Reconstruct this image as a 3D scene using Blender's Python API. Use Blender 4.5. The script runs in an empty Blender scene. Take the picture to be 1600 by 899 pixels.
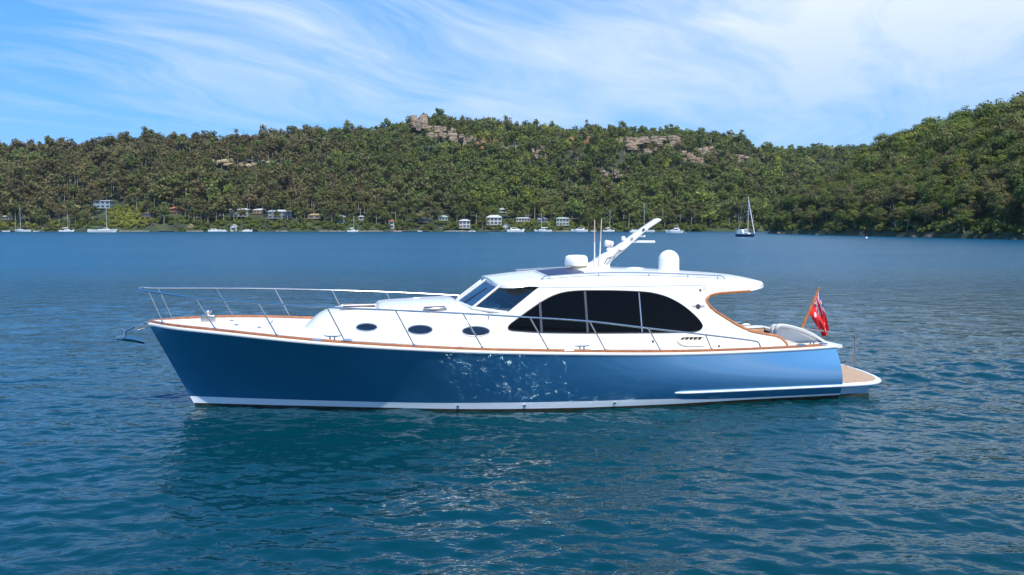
import bpy, math, random
import numpy as np
from mathutils import Vector, Matrix

# ------------------------------------------------------------------ camera, world, sun, exposure
scene = bpy.context.scene
COL = scene.collection
FPX, HORIZON, EYE = 1287.766, 353.626, 3.996          # focal length in photo pixels, horizon row, eye height
PITCH = math.atan((449.5 - HORIZON) / FPX)
YAW, BX0, BY0 = 0.192, 7.325, 21.035                   # heading and place of the yacht
cam_data = bpy.data.cameras.new("camera")
cam = bpy.data.objects.new("camera", cam_data)
COL.objects.link(cam)
cam.location = (0, 0, EYE)
cam.rotation_euler = (math.pi / 2 - PITCH, 0, 0)
cam_data.sensor_width = 36.0
cam_data.lens = FPX / 1600 * 36
cam_data.clip_start = 0.2
cam_data.clip_end = 12000
scene.camera = cam

SUN_DIR = Vector((0.19, -0.53, 0.83)).normalized()     # towards the sun
SUN_EL = math.asin(SUN_DIR.z)
SUN_AZ = math.atan2(SUN_DIR.x, SUN_DIR.y)
sun_data = bpy.data.lights.new("sun", 'SUN')
sun_data.energy = 4.6
sun_data.angle = math.radians(0.5)
sun_data.color = (1.0, 0.955, 0.88)
sun = bpy.data.objects.new("sun", sun_data)
COL.objects.link(sun)
sun.rotation_euler = SUN_DIR.to_track_quat('Z', 'Y').to_euler()

scene.view_settings.view_transform = 'Standard'
scene.view_settings.look = 'None'
scene.view_settings.exposure = 0.3
scene.view_settings.gamma = 1.0
scene.view_settings.use_curve_mapping = False
scene.cycles.use_denoising = True
scene.cycles.max_bounces = 8
scene.cycles.diffuse_bounces = 3
scene.cycles.glossy_bounces = 4
scene.cycles.transparent_max_bounces = 8
scene.cycles.sample_clamp_indirect = 25.0
scene.cycles.blur_glossy = 0.0


class NG:
    """small helper for node trees"""
    def __init__(self, tree):
        self.t = tree
        tree.nodes.clear()

    def n(self, typ, props=None, **inputs):
        nd = self.t.nodes.new(typ)
        for k, v in (props or {}).items():
            setattr(nd, k, v)
        for k, v in inputs.items():
            key = int(k[1:]) if k[0] == '_' and k[1:].isdigit() else k.replace('_', ' ')
            self.set(nd, key, v)
        return nd

    def set(self, nd, key, v):
        s = nd.inputs[key]
        if isinstance(v, bpy.types.NodeSocket):
            self.t.links.new(v, s)
        elif isinstance(v, tuple) and len(v) == 3 and s.type == 'RGBA':
            s.default_value = (*v, 1)
        else:
            s.default_value = v

    def math(self, op, a, b=0.0, c=0.0, clamp=False):
        nd = self.t.nodes.new('ShaderNodeMath')
        nd.operation = op
        nd.use_clamp = clamp
        for i, v in enumerate((a, b, c)):
            self.set(nd, i, v)
        return nd.outputs[0]

    def mix(self, fac, a, b, blend='MIX'):
        nd = self.t.nodes.new('ShaderNodeMix')
        nd.data_type = 'RGBA'
        nd.blend_type = blend
        self.set(nd, 0, fac)
        self.set(nd, 6, a if not (isinstance(a, tuple) and len(a) == 3) else (*a, 1))
        self.set(nd, 7, b if not (isinstance(b, tuple) and len(b) == 3) else (*b, 1))
        return nd.outputs[2]

    def ramp(self, fac, stops):
        nd = self.t.nodes.new('ShaderNodeValToRGB')
        cr = nd.color_ramp
        while len(cr.elements) < len(stops):
            cr.elements.new(0.5)
        for e, (p, c) in zip(cr.elements, stops):
            e.position = p
            e.color = (*c, 1) if isinstance(c, tuple) else (c, c, c, 1)
        self.set(nd, 0, fac)
        return nd.outputs[0]

    def noise(self, vec, scale, detail=4.0, rough=0.55, dist=0.0):
        nd = self.n('ShaderNodeTexNoise', None, Vector=vec, Scale=scale, Detail=detail, Roughness=rough, Distortion=dist)
        return nd.outputs[0]


world = bpy.data.worlds.new("World")
scene.world = world
world.use_nodes = True
g = NG(world.node_tree)
sky = g.n('ShaderNodeTexSky', {'sky_type': 'NISHITA'})
sky.sun_disc = False
sky.sun_elevation = SUN_EL
sky.sun_rotation = SUN_AZ
sky.altitude = 0
sky.air_density = 0.85
sky.dust_density = 0.15
sky.ozone_density = 2.6
tc = g.n('ShaderNodeTexCoord')
sep = g.n('ShaderNodeSeparateXYZ', None, Vector=tc.outputs['Generated'])
zc = g.math('MAXIMUM', sep.outputs[2], 0.03)
zc = g.math('ADD', zc, 0.06)
px_ = g.math('DIVIDE', sep.outputs[0], zc)
py_ = g.math('DIVIDE', sep.outputs[1], zc)
comb = g.n('ShaderNodeCombineXYZ', None, X=px_, Y=py_, Z=0.0).outputs[0]
# wind-drawn cirrus: noise stretched along one heading, bent by a slow warp
warp = g.n('ShaderNodeTexNoise', {'noise_dimensions': '2D'}, Vector=comb, Scale=0.35, Detail=3.0).outputs['Color']
wv = g.n('ShaderNodeVectorMath', {'operation': 'SCALE'}, _0=warp, Scale=1.1).outputs[0]
pos = g.n('ShaderNodeVectorMath', {'operation': 'ADD'}, _0=comb, _1=wv).outputs[0]
rot = g.n('ShaderNodeVectorRotate', {'rotation_type': 'Z_AXIS'}, Vector=pos, Angle=math.radians(-66)).outputs[0]
mp1 = g.n('ShaderNodeMapping', None, Vector=rot, Scale=(0.34, 1.25, 1.0)).outputs[0]
n1 = g.noise(mp1, 1.2, 9.0, 0.62, 0.7)
mp2 = g.n('ShaderNodeMapping', None, Vector=rot, Location=(3.1, 1.7, 0), Scale=(0.2, 0.55, 1.0)).outputs[0]
n2 = g.noise(mp2, 0.9, 5.0, 0.55, 0.4)
# the veil thickens to the right of the view
azm = g.math('MULTIPLY_ADD', sep.outputs[0], 0.24, 0.045)
cov = g.math('ADD', g.math('MULTIPLY', n1, 0.62), g.math('MULTIPLY', n2, 0.55))
cov = g.math('ADD', cov, azm)
cloud = g.ramp(cov, [(0.49, 0.0), (0.60, 0.38), (0.76, 0.95)])
hz = g.math('MULTIPLY_ADD', sep.outputs[2], 5.5, -0.42, True)
cloud = g.math('MULTIPLY', cloud, g.math('MULTIPLY_ADD', hz, 0.75, 0.25))
thin = g.n('ShaderNodeMapRange', {'interpolation_type': 'SMOOTHSTEP'}, Value=sep.outputs[2])
for k_, v_ in (('From Min', .24), ('From Max', .44), ('To Min', 1.0), ('To Max', .10)):
    thin.inputs[k_].default_value = v_
cloud = g.math('MULTIPLY', cloud, thin.outputs[0])
tinted = g.n('ShaderNodeHueSaturation', None, Saturation=1.25, Value=1.0, Color=sky.outputs[0]).outputs[0]
deep = g.n('ShaderNodeMapRange', {'interpolation_type': 'SMOOTHSTEP'}, Value=sep.outputs[2])
for k_, v_ in (('From Min', .16), ('From Max', .45), ('To Min', 0.0), ('To Max', 1.0)):
    deep.inputs[k_].default_value = v_
azure = g.mix(deep.outputs[0], (1.1, 3.75, 8.8), (0.75, 3.5, 9.6))
tinted = g.mix(0.66, tinted, azure)
skycol = g.mix(cloud, tinted, (6.5, 7.1, 7.6))
bg = g.n('ShaderNodeBackground', None, Color=skycol, Strength=0.115)
out = g.n('ShaderNodeOutputWorld', None, Surface=bg.outputs[0])

# ------------------------------------------------------------------ photo-to-place helpers
_c, _s = math.cos(YAW), math.sin(YAW)


def ray(px, py):
    u = (449.5 - py) / FPX
    r = (px - 800) / FPX
    ca, sa = math.cos(PITCH), math.sin(PITCH)
    return (r, ca + u * sa, -sa + u * ca)


def at(px, py, Y):
    """world point seen at a photo pixel, Y metres away"""
    d = ray(px, py)
    t = Y / d[1]
    return (d[0] * t, Y, EYE + d[2] * t)


def boat_at(px, py, yb):
    """point of the yacht's own frame seen at a photo pixel, on the plane yb metres to port of its centreline"""
    d = ray(px, py)
    ox, oy = -BX0, -BY0
    o = (-_c * ox - _s * oy, _s * ox - _c * oy, EYE)
    e = (-_c * d[0] - _s * d[1], _s * d[0] - _c * d[1], d[2])
    t = (yb - o[1]) / e[1]
    return (o[0] + t * e[0], yb, o[2] + t * e[2])


def spline(xs, ys):
    """natural cubic spline through the points (any x order)"""
    o = np.argsort(xs)
    x = np.array(xs, float)[o]
    y = np.array(ys, float)[o]
    n = len(x)
    h = np.diff(x)
    A = np.eye(n)
    b = np.zeros(n)
    for i in range(1, n - 1):
        A[i, i - 1:i + 2] = h[i - 1], 2 * (h[i - 1] + h[i]), h[i]
        b[i] = 6 * ((y[i + 1] - y[i]) / h[i] - (y[i] - y[i - 1]) / h[i - 1])
    m = np.linalg.solve(A, b)

    def f(v):
        v = min(max(v, x[0]), x[-1])
        i = min(max(int(np.searchsorted(x, v)) - 1, 0), n - 2)
        a, c = x[i + 1] - v, v - x[i]
        return float(m[i] * a ** 3 / (6 * h[i]) + m[i + 1] * c ** 3 / (6 * h[i]) + (y[i] / h[i] - m[i] * h[i] / 6) * a + (y[i + 1] / h[i] - m[i + 1] * h[i] / 6) * c)
    return f


def lin(xs, ys):
    o = np.argsort(xs)
    x = np.array(xs, float)[o]
    y = np.array(ys, float)[o]
    return lambda v: float(np.interp(v, x, y))


# ------------------------------------------------------------------ mesh helpers
class MB:
    def __init__(self):
        self.v, self.f, self.mi = [], [], []

    def add(self, vs, fs, m=0):
        o = len(self.v)
        self.v += [tuple(p) for p in vs]
        self.f += [tuple(i + o for i in f) for f in fs]
        self.mi += [m] * len(fs)
        return self

    def box(self, c, s, rz=0.0, m=0, taper=1.0, ry=0.0):
        R = Matrix.Rotation(rz, 3, 'Z') @ Matrix.Rotation(ry, 3, 'Y')
        vs = []
        for z in (-1, 1):
            k = taper if z > 0 else 1.0
            for x, y in ((-1, -1), (1, -1), (1, 1), (-1, 1)):
                vs.append(Vector(c) + R @ Vector((x * s[0] / 2 * k, y * s[1] / 2 * k, z * s[2] / 2)))
        return self.add(vs, [(3, 2, 1, 0), (4, 5, 6, 7), (0, 1, 5, 4), (1, 2, 6, 5), (2, 3, 7, 6), (3, 0, 4, 7)], m)

    def grid(self, rows, close=False, m=0, flip=False):
        """rows: list of equally long point lists"""
        n = len(rows[0])
        vs = [p for r in rows for p in r]
        fs = []
        for i in range(len(rows) - 1):
            for j in range(n if close else n - 1):
                k = (j + 1) % n
                q = (i * n + j, i * n + k, (i + 1) * n + k, (i + 1) * n + j)
                fs.append(q[::-1] if flip else q)
        return self.add(vs, fs, m)

    def tube(self, path, r, seg=8, m=0, caps=True):
        path = [Vector(p) for p in path]
        n = len(path)
        rows = []
        prev = None
        for i, p in enumerate(path):
            d = (path[min(i + 1, n - 1)] - path[max(i - 1, 0)]).normalized()
            if prev is None:
                a = d.orthogonal().normalized()
            else:
                a = (prev - d * prev.dot(d)).normalized()
            prev = a
            b = d.cross(a)
            rr = r[i] if isinstance(r, (list, tuple)) else r
            rows.append([p + (a * math.cos(t) + b * math.sin(t)) * rr for t in [2 * math.pi * k / seg for k in range(seg)]])
        self.grid(rows, True, m)
        if caps:
            o = len(self.v) - n * seg
            self.f.append(tuple(o + k for k in range(seg))[::-1])
            self.f.append(tuple(o + (n - 1) * seg + k for k in range(seg)))
            self.mi += [m, m]
        return self

    def lathe(self, c, prof, seg=20, m=0, sx=1.0, sy=1.0):
        """prof: (radius, z) from bottom to top"""
        rows = [[(c[0] + r * sx * math.cos(2 * math.pi * k / seg), c[1] + r * sy * math.sin(2 * math.pi * k / seg), c[2] + z)
                 for k in range(seg)] for r, z in prof]
        self.grid(rows, True, m)
        o = len(self.v) - len(rows) * seg
        self.f.append(tuple(o + k for k in range(seg))[::-1])
        self.f.append(tuple(o + (len(rows) - 1) * seg + k for k in range(seg)))
        self.mi += [m, m]
        return self

    def prism(self, pts, y0, y1, m=0):
        """outline in x,z swept from y0 to y1"""
        n = len(pts)
        vs = [(x, y0, z) for x, z in pts] + [(x, y1, z) for x, z in pts]
        fs = [tuple(range(n)), tuple(range(2 * n - 1, n - 1, -1))]
        fs += [(i, i + n, (i + 1) % n + n, (i + 1) % n) for i in range(n)]
        return self.add(vs, fs, m)

    def build(self, name, mats, parent=None, smooth=True, angle=40, bevel=0.0, loc=None):
        me = bpy.data.meshes.new(name)
        me.from_pydata(self.v, [], self.f)
        for mt in (mats if isinstance(mats, (list, tuple)) else [mats]):
            me.materials.append(mt)
        me.polygons.foreach_set('material_index', self.mi)
        me.update()
        import bmesh
        bm = bmesh.new()
        bm.from_mesh(me)
        bmesh.ops.recalc_face_normals(bm, faces=bm.faces)
        bm.to_mesh(me)
        bm.free()
        if smooth:
            me.shade_smooth()
            me.set_sharp_from_angle(angle=math.radians(angle))
        ob = bpy.data.objects.new(name, me)
        COL.objects.link(ob)
        if parent:
            ob.parent = parent
        if loc:
            ob.location = loc
        if bevel:
            b = ob.modifiers.new('bevel', 'BEVEL')
            b.width = bevel
            b.segments = 3
            b.limit_method = 'ANGLE'
            b.angle_limit = math.radians(35)
        return ob


def tag(o, label=None, cat=None, group=None, kind=None):
    if label: o['label'] = label
    if cat: o['category'] = cat
    if group: o['group'] = group
    if kind: o['kind'] = kind
    return o


def empty(name, loc=(0, 0, 0), rz=0.0):
    o = bpy.data.objects.new(name, None)
    COL.objects.link(o)
    o.location = loc
    o.rotation_euler = (0, 0, rz)
    o.empty_display_size = 0.3
    return o


def copy_tree(o, parent=None):
    c = o.copy()
    COL.objects.link(c)
    if parent:
        c.parent = parent
    for ch in list(o.children):
        copy_tree(ch, c)
    return c


# ------------------------------------------------------------------ materials
def material(name, col, rough=0.5, metal=0.0, var=0.06, scale=6.0, bump=0.0, bscale=40.0, coat=0.0, spec=0.5, coords='Object', col2=None):
    m = bpy.data.materials.new(name)
    m.use_nodes = True
    q = NG(m.node_tree)
    t = q.n('ShaderNodeTexCoord')
    nz = q.noise(t.outputs[coords], scale, 5.0, 0.6)
    lo = tuple(max(0, c * (1 - var)) for c in col)
    hi = col2 or tuple(min(1, c * (1 + var)) for c in col)
    c = q.ramp(nz, [(0.3, lo), (0.7, hi)])
    rn = q.math('MULTIPLY_ADD', nz, rough * 0.3, rough * 0.85)
    p = q.n('ShaderNodeBsdfPrincipled', None, Base_Color=c, Roughness=rn, Metallic=metal)
    p.inputs['Specular IOR Level'].default_value = spec
    if coat:
        p.inputs['Coat Weight'].default_value = coat
        p.inputs['Coat Roughness'].default_value = 0.03
    if bump:
        bn = q.noise(t.outputs[coords], bscale, 4.0, 0.6)
        b = q.n('ShaderNodeBump', None, Strength=bump, Distance=0.02, Height=bn)
        q.set(p, 'Normal', b.outputs[0])
    q.n('ShaderNodeOutputMaterial', None, Surface=p.outputs[0])
    return m


def glass(name, tint, through, rough=0.02, ior=1.5):
    """window glass: partly clear, mirror-like at a slant"""
    m = bpy.data.materials.new(name)
    m.use_nodes = True
    q = NG(m.node_tree)
    t = q.n('ShaderNodeTexCoord')
    nz = q.noise(t.outputs['Object'], 0.7, 2.0)
    tr = q.n('ShaderNodeBsdfTransparent', None, Color=tuple(c * through for c in tint))
    b = q.n('ShaderNodeBump', None, Strength=0.02, Distance=0.05, Height=nz)
    gl = q.n('ShaderNodeBsdfGlossy', None, Color=(1.0, 1.0, 1.0), Roughness=rough, Normal=b.outputs[0])
    fr = q.n('ShaderNodeFresnel', None, IOR=ior)
    mx = q.n('ShaderNodeMixShader', None, _0=fr.outputs[0], _1=tr.outputs[0], _2=gl.outputs[0])
    q.n('ShaderNodeOutputMaterial', None, Surface=mx.outputs[0])
    return m


M = {}
M['gel'] = material('white_gelcoat', (0.71, 0.695, 0.655), 0.28, var=0.015, scale=2.0, coat=0.3)
M['deck'] = material('deck_nonskid', (0.69, 0.68, 0.645), 0.6, var=0.03, scale=5.0, bump=0.15, bscale=160)
M['boot'] = material('boot_stripe_paint', (0.74, 0.78, 0.82), 0.25, var=0.02, coat=0.4)
M['anti'] = material('antifouling', (0.012, 0.014, 0.016), 0.55, var=0.6, scale=5.0, col2=(0.05, 0.042, 0.02))
M['teak'] = material('varnished_teak', (0.42, 0.15, 0.035), 0.22, var=0.25, scale=9.0, coat=0.6)
M['teakrail'] = material('oiled_teak', (0.33, 0.125, 0.045), 0.4, var=0.25, scale=9.0, coat=0.2)
M['steel'] = material('polished_steel', (0.55, 0.53, 0.50), 0.22, 1.0, var=0.04)
M['dark'] = material('dark_fitting', (0.02, 0.02, 0.022), 0.4, var=0.2)
M['rubber'] = material('window_seal', (0.02, 0.018, 0.017), 0.45, var=0.2)
M['dome'] = material('radome_plastic', (0.76, 0.74, 0.68), 0.35, var=0.02)
M['cream'] = material('cream_vinyl', (0.62, 0.60, 0.55), 0.5, var=0.04, bump=0.08, bscale=60)
M['vent'] = material('cream_vent_plastic', (0.66, 0.61, 0.46), 0.5, var=0.06, scale=14)
M['navy'] = material('navy_hatch_acrylic', (0.010, 0.015, 0.06), 0.35, var=0.1, spec=.2)
M['interior'] = material('dash_vinyl', (0.10, 0.105, 0.115), 0.6, var=0.3)
M['wood'] = material('cabin_joinery', (0.20, 0.085, 0.035), 0.4, var=0.25)
M['red'] = material('red_bunting', (0.62, 0.016, 0.018), 0.75, var=0.08)
M['blue'] = material('blue_bunting', (0.015, 0.025, 0.20), 0.75, var=0.08)
M['white'] = material('white_bunting', (0.74, 0.74, 0.74), 0.75, var=0.03)
M['pink'] = material('sun_faded_red', (0.66, 0.42, 0.38), 0.5, var=0.05)
M['black_glass'] = glass('black_tinted_glass', (0.9, 0.95, 1.0), 0.055, ior=1.25)
M['shield_glass'] = glass('windshield_glass', (0.66, 0.82, 0.92), 0.9, ior=1.9)
M['mullion'] = material('grey_mullion', (.045, .05, .065), .35)
M['badge'] = material('badge_grey', (.28, .27, .26), .4)
M['port_glass'] = material('porthole_glass', (0.006, 0.012, 0.026), 0.05, var=0.2, spec=0.8)


def hull_paint():
    m = bpy.data.materials.new('metallic_blue_hull_paint')
    m.use_nodes = True
    q = NG(m.node_tree)
    t = q.n('ShaderNodeTexCoord')
    nz = q.noise(t.outputs['Object'], 0.8, 3.0)
    c = q.ramp(nz, [(0.3, (0.004, 0.088, 0.255)), (0.7, (0.006, 0.100, 0.28))])
    fl = q.n('ShaderNodeTexNoise', None, Vector=t.outputs['Object'], Scale=6.0, Detail=2.0).outputs[0]
    b = q.n('ShaderNodeBump', None, Strength=0.015, Distance=0.02, Height=fl)
    p = q.n('ShaderNodeBsdfPrincipled', None, Base_Color=c, Roughness=0.45, Metallic=0.4, Normal=b.outputs[0])
    p.inputs['Coat Weight'].default_value = 1.0
    p.inputs['Coat Roughness'].default_value = 0.05
    p.inputs['Coat IOR'].default_value = 2.1
    pearl = q.n('ShaderNodeBsdfGlossy', None, Color=(.44, .86, 1.0), Roughness=.42)     # pearl flake under the lacquer
    mx = q.n('ShaderNodeMixShader', None, _0=.20, _1=p.outputs[0], _2=pearl.outputs[0])
    q.n('ShaderNodeOutputMaterial', None, Surface=mx.outputs[0])
    return m


M['hull'] = hull_paint()


def teak_deck():
    m = bpy.data.materials.new('teak_planking')
    m.use_nodes = True
    q = NG(m.node_tree)
    t = q.n('ShaderNodeTexCoord')
    s = q.n('ShaderNodeSeparateXYZ', None, Vector=t.outputs['Object'])
    fr = q.math('FRACT', q.math('MULTIPLY', s.outputs[1], 14.0))
    seam = q.math('LESS_THAN', fr, 0.10)
    mp = q.n('ShaderNodeMapping', None, Vector=t.outputs['Object'], Scale=(1.5, 16.0, 1.0)).outputs[0]
    nz = q.noise(mp, 3.0, 6.0)
    c = q.ramp(nz, [(0.3, (0.40, 0.25, 0.14)), (0.7, (0.56, 0.38, 0.23))])
    c = q.mix(seam, c, (0.06, 0.05, 0.045))
    p = q.n('ShaderNodeBsdfPrincipled', None, Base_Color=c, Roughness=0.65)
    q.n('ShaderNodeOutputMaterial', None, Surface=p.outputs[0])
    return m


M['teakdeck'] = teak_deck()

# ------------------------------------------------------------------ the yacht (own frame: x forward from the transom, y to port, z up from the water)
yacht = empty('motor_yacht', (BX0, BY0, 0), math.pi + YAW)
tag(yacht, 'large blue-hulled motor yacht with white cabin and teak trim in the foreground', 'motor yacht')

SX = [0.0, 0.3, 2.5, 4.5, 6.5, 8.5, 9.9, 11.3, 12.7, 14.0, 14.6, 15.2, 15.6]
hbs = spline(SX, [1.93, 1.96, 2.2, 2.35, 2.43, 2.42, 2.36, 2.21, 1.88, 1.36, 1.02, .52, .03])
zsh = spline([0, .13, 1.95, 4.34, 6.55, 8.61, 10.58, 12.38, 14.03, 15.6], [1.165, 1.16, 1.14, 1.17, 1.255, 1.35, 1.48, 1.62, 1.755, 1.82])
hbw = spline([0, 2, 4, 6.5, 8, 9.75, 11, 12.5, 13.5, 14.2, 14.7], [2.04, 2.1, 2.15, 2.1, 1.95, 1.62, 1.25, .76, .42, .17, .0])


def hull_pt(t, z):
    """t: sheer x; z: height"""
    xw = 0.12 + (t - 0.12) * (14.58 / 15.48)
    zs = zsh(t)
    if z >= 0:
        v = z / zs
        x = xw + (t - xw) * v
        fwd = min(max((t - 6) / 9.0, 0), 1)
        p = 1.0 + 0.55 * fwd
        hb = hbw(xw) + (hbs(t) - hbw(xw)) * v ** p
        aft = min(max((7 - t) / 7.0, 0), 1)
        hb += (0.21 * aft + 0.03 * min(max((11 - t) / 4, 0), 1)) * math.sin(math.pi * min(v, 1) ** 0.8)
        return (x, max(hb, 0.012), z)
    k = -z / 0.6
    return (xw - 0.5 * k * max(0, (t - 13) / 2.6), max(hbw(xw) * math.sqrt(max(0, 1 - k * k)), 0.01), z)


TS = list(np.concatenate([np.linspace(0.12, 13.5, 70), np.linspace(13.6, 15.6, 26)]))
boot_lo = lin([0, 2.5, 4.5, 6.5, 8.5, 11, 15.6], [.085, .08, .055, .05, .055, .075, .05])
boot_hi = lin([0, 2.6, 3.6, 4.5, 5.6, 6.5, 8.5, 10, 15.6], [.125, .125, .135, .185, .20, .20, .205, .205, .205])


def hull_band(name, lo, hi, nz, mat, off=0.0):
    mb = MB()
    for sgn in (1, -1):
        rows = []
        for k in range(nz + 1):
            r = []
            for t in TS:
                z = lo(t) + (hi(t) - lo(t)) * k / nz
                x, y, zz = hull_pt(t, z)
                r.append((x, sgn * (y + off), zz))
            rows.append(r)
        mb.grid(rows, flip=sgn < 0)
    return mb


hb_ = hull_band('hull', boot_hi, zsh, 16, None)
# transom
rows = []
for k in range(9):
    z = -0.3 + (zsh(0.12) + 0.3) * k / 8
    y = hull_pt(0.12, z)[1]
    rows.append([(0.12 - 0.16 * (1 - s * s), y * s, z) for s in np.linspace(-1, 1, 11)])
hb_.grid(rows)
hull = hb_.build('hull', M['hull'], yacht, angle=50)
hull_band('boot', boot_lo, boot_hi, 2, None, 0.004).build('boot_stripe', M['boot'], yacht)
hull_band('anti', lambda t: -0.59, boot_lo, 5, None).build('bottom_paint', M['anti'], yacht)

# rub rail (white, half round) and teak toe rail above it
mb = MB()
mt = MB()
for sgn in (1, -1):
    rr, tr = [], []
    for t in TS:
        z, y = zsh(t), hbs(t)
        prof = [(0.0, -0.006), (0.022, 0.0), (0.034, 0.018), (0.036, 0.035), (0.028, 0.055), (0.0, 0.066), (-0.05, 0.066)]
        rr.append([(t + (0.03 if t > 15.5 else 0), sgn * (max(y, 0.02) + a), z + b) for a, b in prof])
        tp = [(-0.005, 0.064), (0.0, 0.085), (-0.01, 0.112), (-0.03, 0.12), (-0.07, 0.118), (-0.085, 0.10), (-0.085, 0.06)]
        tr.append([(t, sgn * max(y + a, 0.002), z + b) for a, b in tp])
    mb.grid(rr, flip=sgn < 0)
    mt.grid([r for r, t in zip(tr, TS) if t > 0.45], flip=sgn < 0)
mb.box((0.045, 0, zsh(0.12) + 0.03), (0.17, 2 * hbs(0.12), 0.07))
mb.build('rub_rail', M['gel'], yacht)
mt.build('toe_rail', M['teakrail'], yacht)


def deck_z(x): return zsh(x) + 0.06


# deck: full width forward, side strips round the cockpit
mb = MB()
mb.grid([[(x, hbs(x) * s * 0.985, deck_z(x) + 0.05 * (1 - s * s)) for s in np.linspace(-1, 1, 15)] for x in np.linspace(3.2, 15.55, 60)])
for sgn in (1, -1):
    mb.grid([[(x, sgn * (1.45 + (hbs(x) - 1.47) * s), deck_z(x) + 0.01) for s in np.linspace(0, 1, 4)] for x in np.linspace(0.12, 3.2, 14)], flip=sgn < 0)
mb.build('deck', M['deck'], yacht)
mb = MB()
mb.box((1.7, 0, 0.80), (3.2, 3.5, 0.04))
for sgn in (1, -1):
    mb.box((1.7, sgn * 1.47, 1.0), (3.1, 0.04, 0.40))
mb.build('cockpit_floor', M['teakdeck'], yacht)

# ---- superstructure side surface
ybase = spline([0.6, 1.2, 2, 3.3, 6, 8, 9, 10, 11, 11.6, 12.0, 12.3], [1.66, 1.73, 1.80, 1.87, 1.91, 1.87, 1.79, 1.62, 1.34, 1.06, .72, .30])
TILT = 0.28


def side(x, z): return ybase(x) - TILT * (z - deck_z(x))


def side_px(px, py, off=0.0):
    y = 1.7
    for _ in range(12):
        x, _y, z = boat_at(px, py, y)
        y = side(min(max(x, 0.7), 12), z) + off
    return x, z


ztr = spline([7.2, 7.9, 8.7, 10, 11.3, 11.7, 11.86, 12.05, 12.2, 12.3], [2.10, 2.13, 2.17, 2.13, 2.11, 2.075, 2.02, 1.90, 1.76, 1.67])
mb = MB()
NE = 6.0
rows = []
for x in np.concatenate([np.linspace(7.3, 11.2, 30), np.linspace(11.3, 12.3, 22)]):
    zd, zt = deck_z(x) - 0.01, max(ztr(x), deck_z(x))
    yb = ybase(x)
    ne = NE - 2.5 * max(0, (x - 11) / 1.3)
    r = []
    for ph in np.concatenate([np.linspace(0, 0.30, 4), np.linspace(0.4, 1.2, 14), np.linspace(1.3, math.pi / 2, 5)]):
        s, c = math.sin(ph) ** (2 / ne), max(math.cos(ph), 0) ** (2 / ne)
        z = zd + (zt - zd) * s
        y = (yb - TILT * (z - zd)) * c
        r.append((x, y, z + 0.035 * (1 - (y / max(yb, .1)) ** 2) * s))
    rows.append(r + [(a, -b, d) for a, b, d in reversed(r[:-1])])
mb.grid(rows)
mb.build('trunk_cabin', M['gel'], yacht, angle=60)
# raised sun pad ahead of the windshield
mb = MB()
rows = []
for x, h, w in [(10.66, 0.0, .86), (10.64, .05, .90), (10.58, .085, .94), (10.4, .10, .96), (9.6, .11, 1.02), (8.95, .11, 1.06), (8.84, .09, 1.06), (8.80, .0, 1.05)]:
    zt = ztr(x)
    rows.append([(x, w * a, zt - 0.02 + (h + .03) * b) for a, b in [(-1.03, 0), (-1, .55), (-.97, .85), (-.9, .98), (0, 1.15), (.9, .98), (.97, .85), (1, .55), (1.03, 0)]])
mb.grid(rows)
mb.build('sun_pad', M['gel'], yacht, angle=60)

# teak path edge of the cockpit opening, from the photo
cut = [side_px(*p) for p in [(1104, 471), (1110, 480), (1119, 487.5), (1130, 494.5), (1150, 507), (1162, 513), (1175, 518.5), (1200, 523), (1212, 525), (1221, 529), (1228, 536), (1231, 542)]]
upper = [side_px(*p) for p in [(1172, 455), (1150, 456.5), (1130, 457.8), (1118, 459.5), (1110, 462), (1105.5, 466)]]
cx = [p[0] for p in cut]
cz = [p[1] for p in cut]
XC = cx[0]


def ztop(x):
    if x > 7.92: return 2.10
    if x > XC: return float(np.interp(x, [7.08, 7.2, 7.92], [2.68, 2.62, 2.09]))
    return float(np.interp(x, cx[::-1], cz[::-1]))


mb = MB()
xs = sorted(set(np.round(np.concatenate([np.linspace(XC + .004, 8.3, 46), np.array(cx), np.linspace(cx[-1], XC - .004, 30)]), 4)))
ztp = ztop
zts = lambda x: min(ztp(x), float(np.interp(x, [1.2, 2.6, 3.0, 3.2], [1.30, 1.42, 1.75, 2.7])))
for sgn in (1, -1):
    ztop = ztp if sgn > 0 else zts
    for off in (0.0, -0.07):
        rows = []
        for x in xs:
            zt, zd = ztop(x), deck_z(x) - 0.02
            rows.append([(x, sgn * (side(x, zd + (zt - zd) * k / 6) + off), zd + (zt - zd) * k / 6) for k in range(7)])
        mb.grid(rows, flip=(sgn < 0) != (off < 0))
    e = [(x, ztop(x)) for x in xs]
    mb.grid([[(x, sgn * side(x, z), z), (x, sgn * (side(x, z) - 0.07), z)] for x, z in e])
mb.build('cabin_side', M['gel'], yacht, angle=35)


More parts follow.
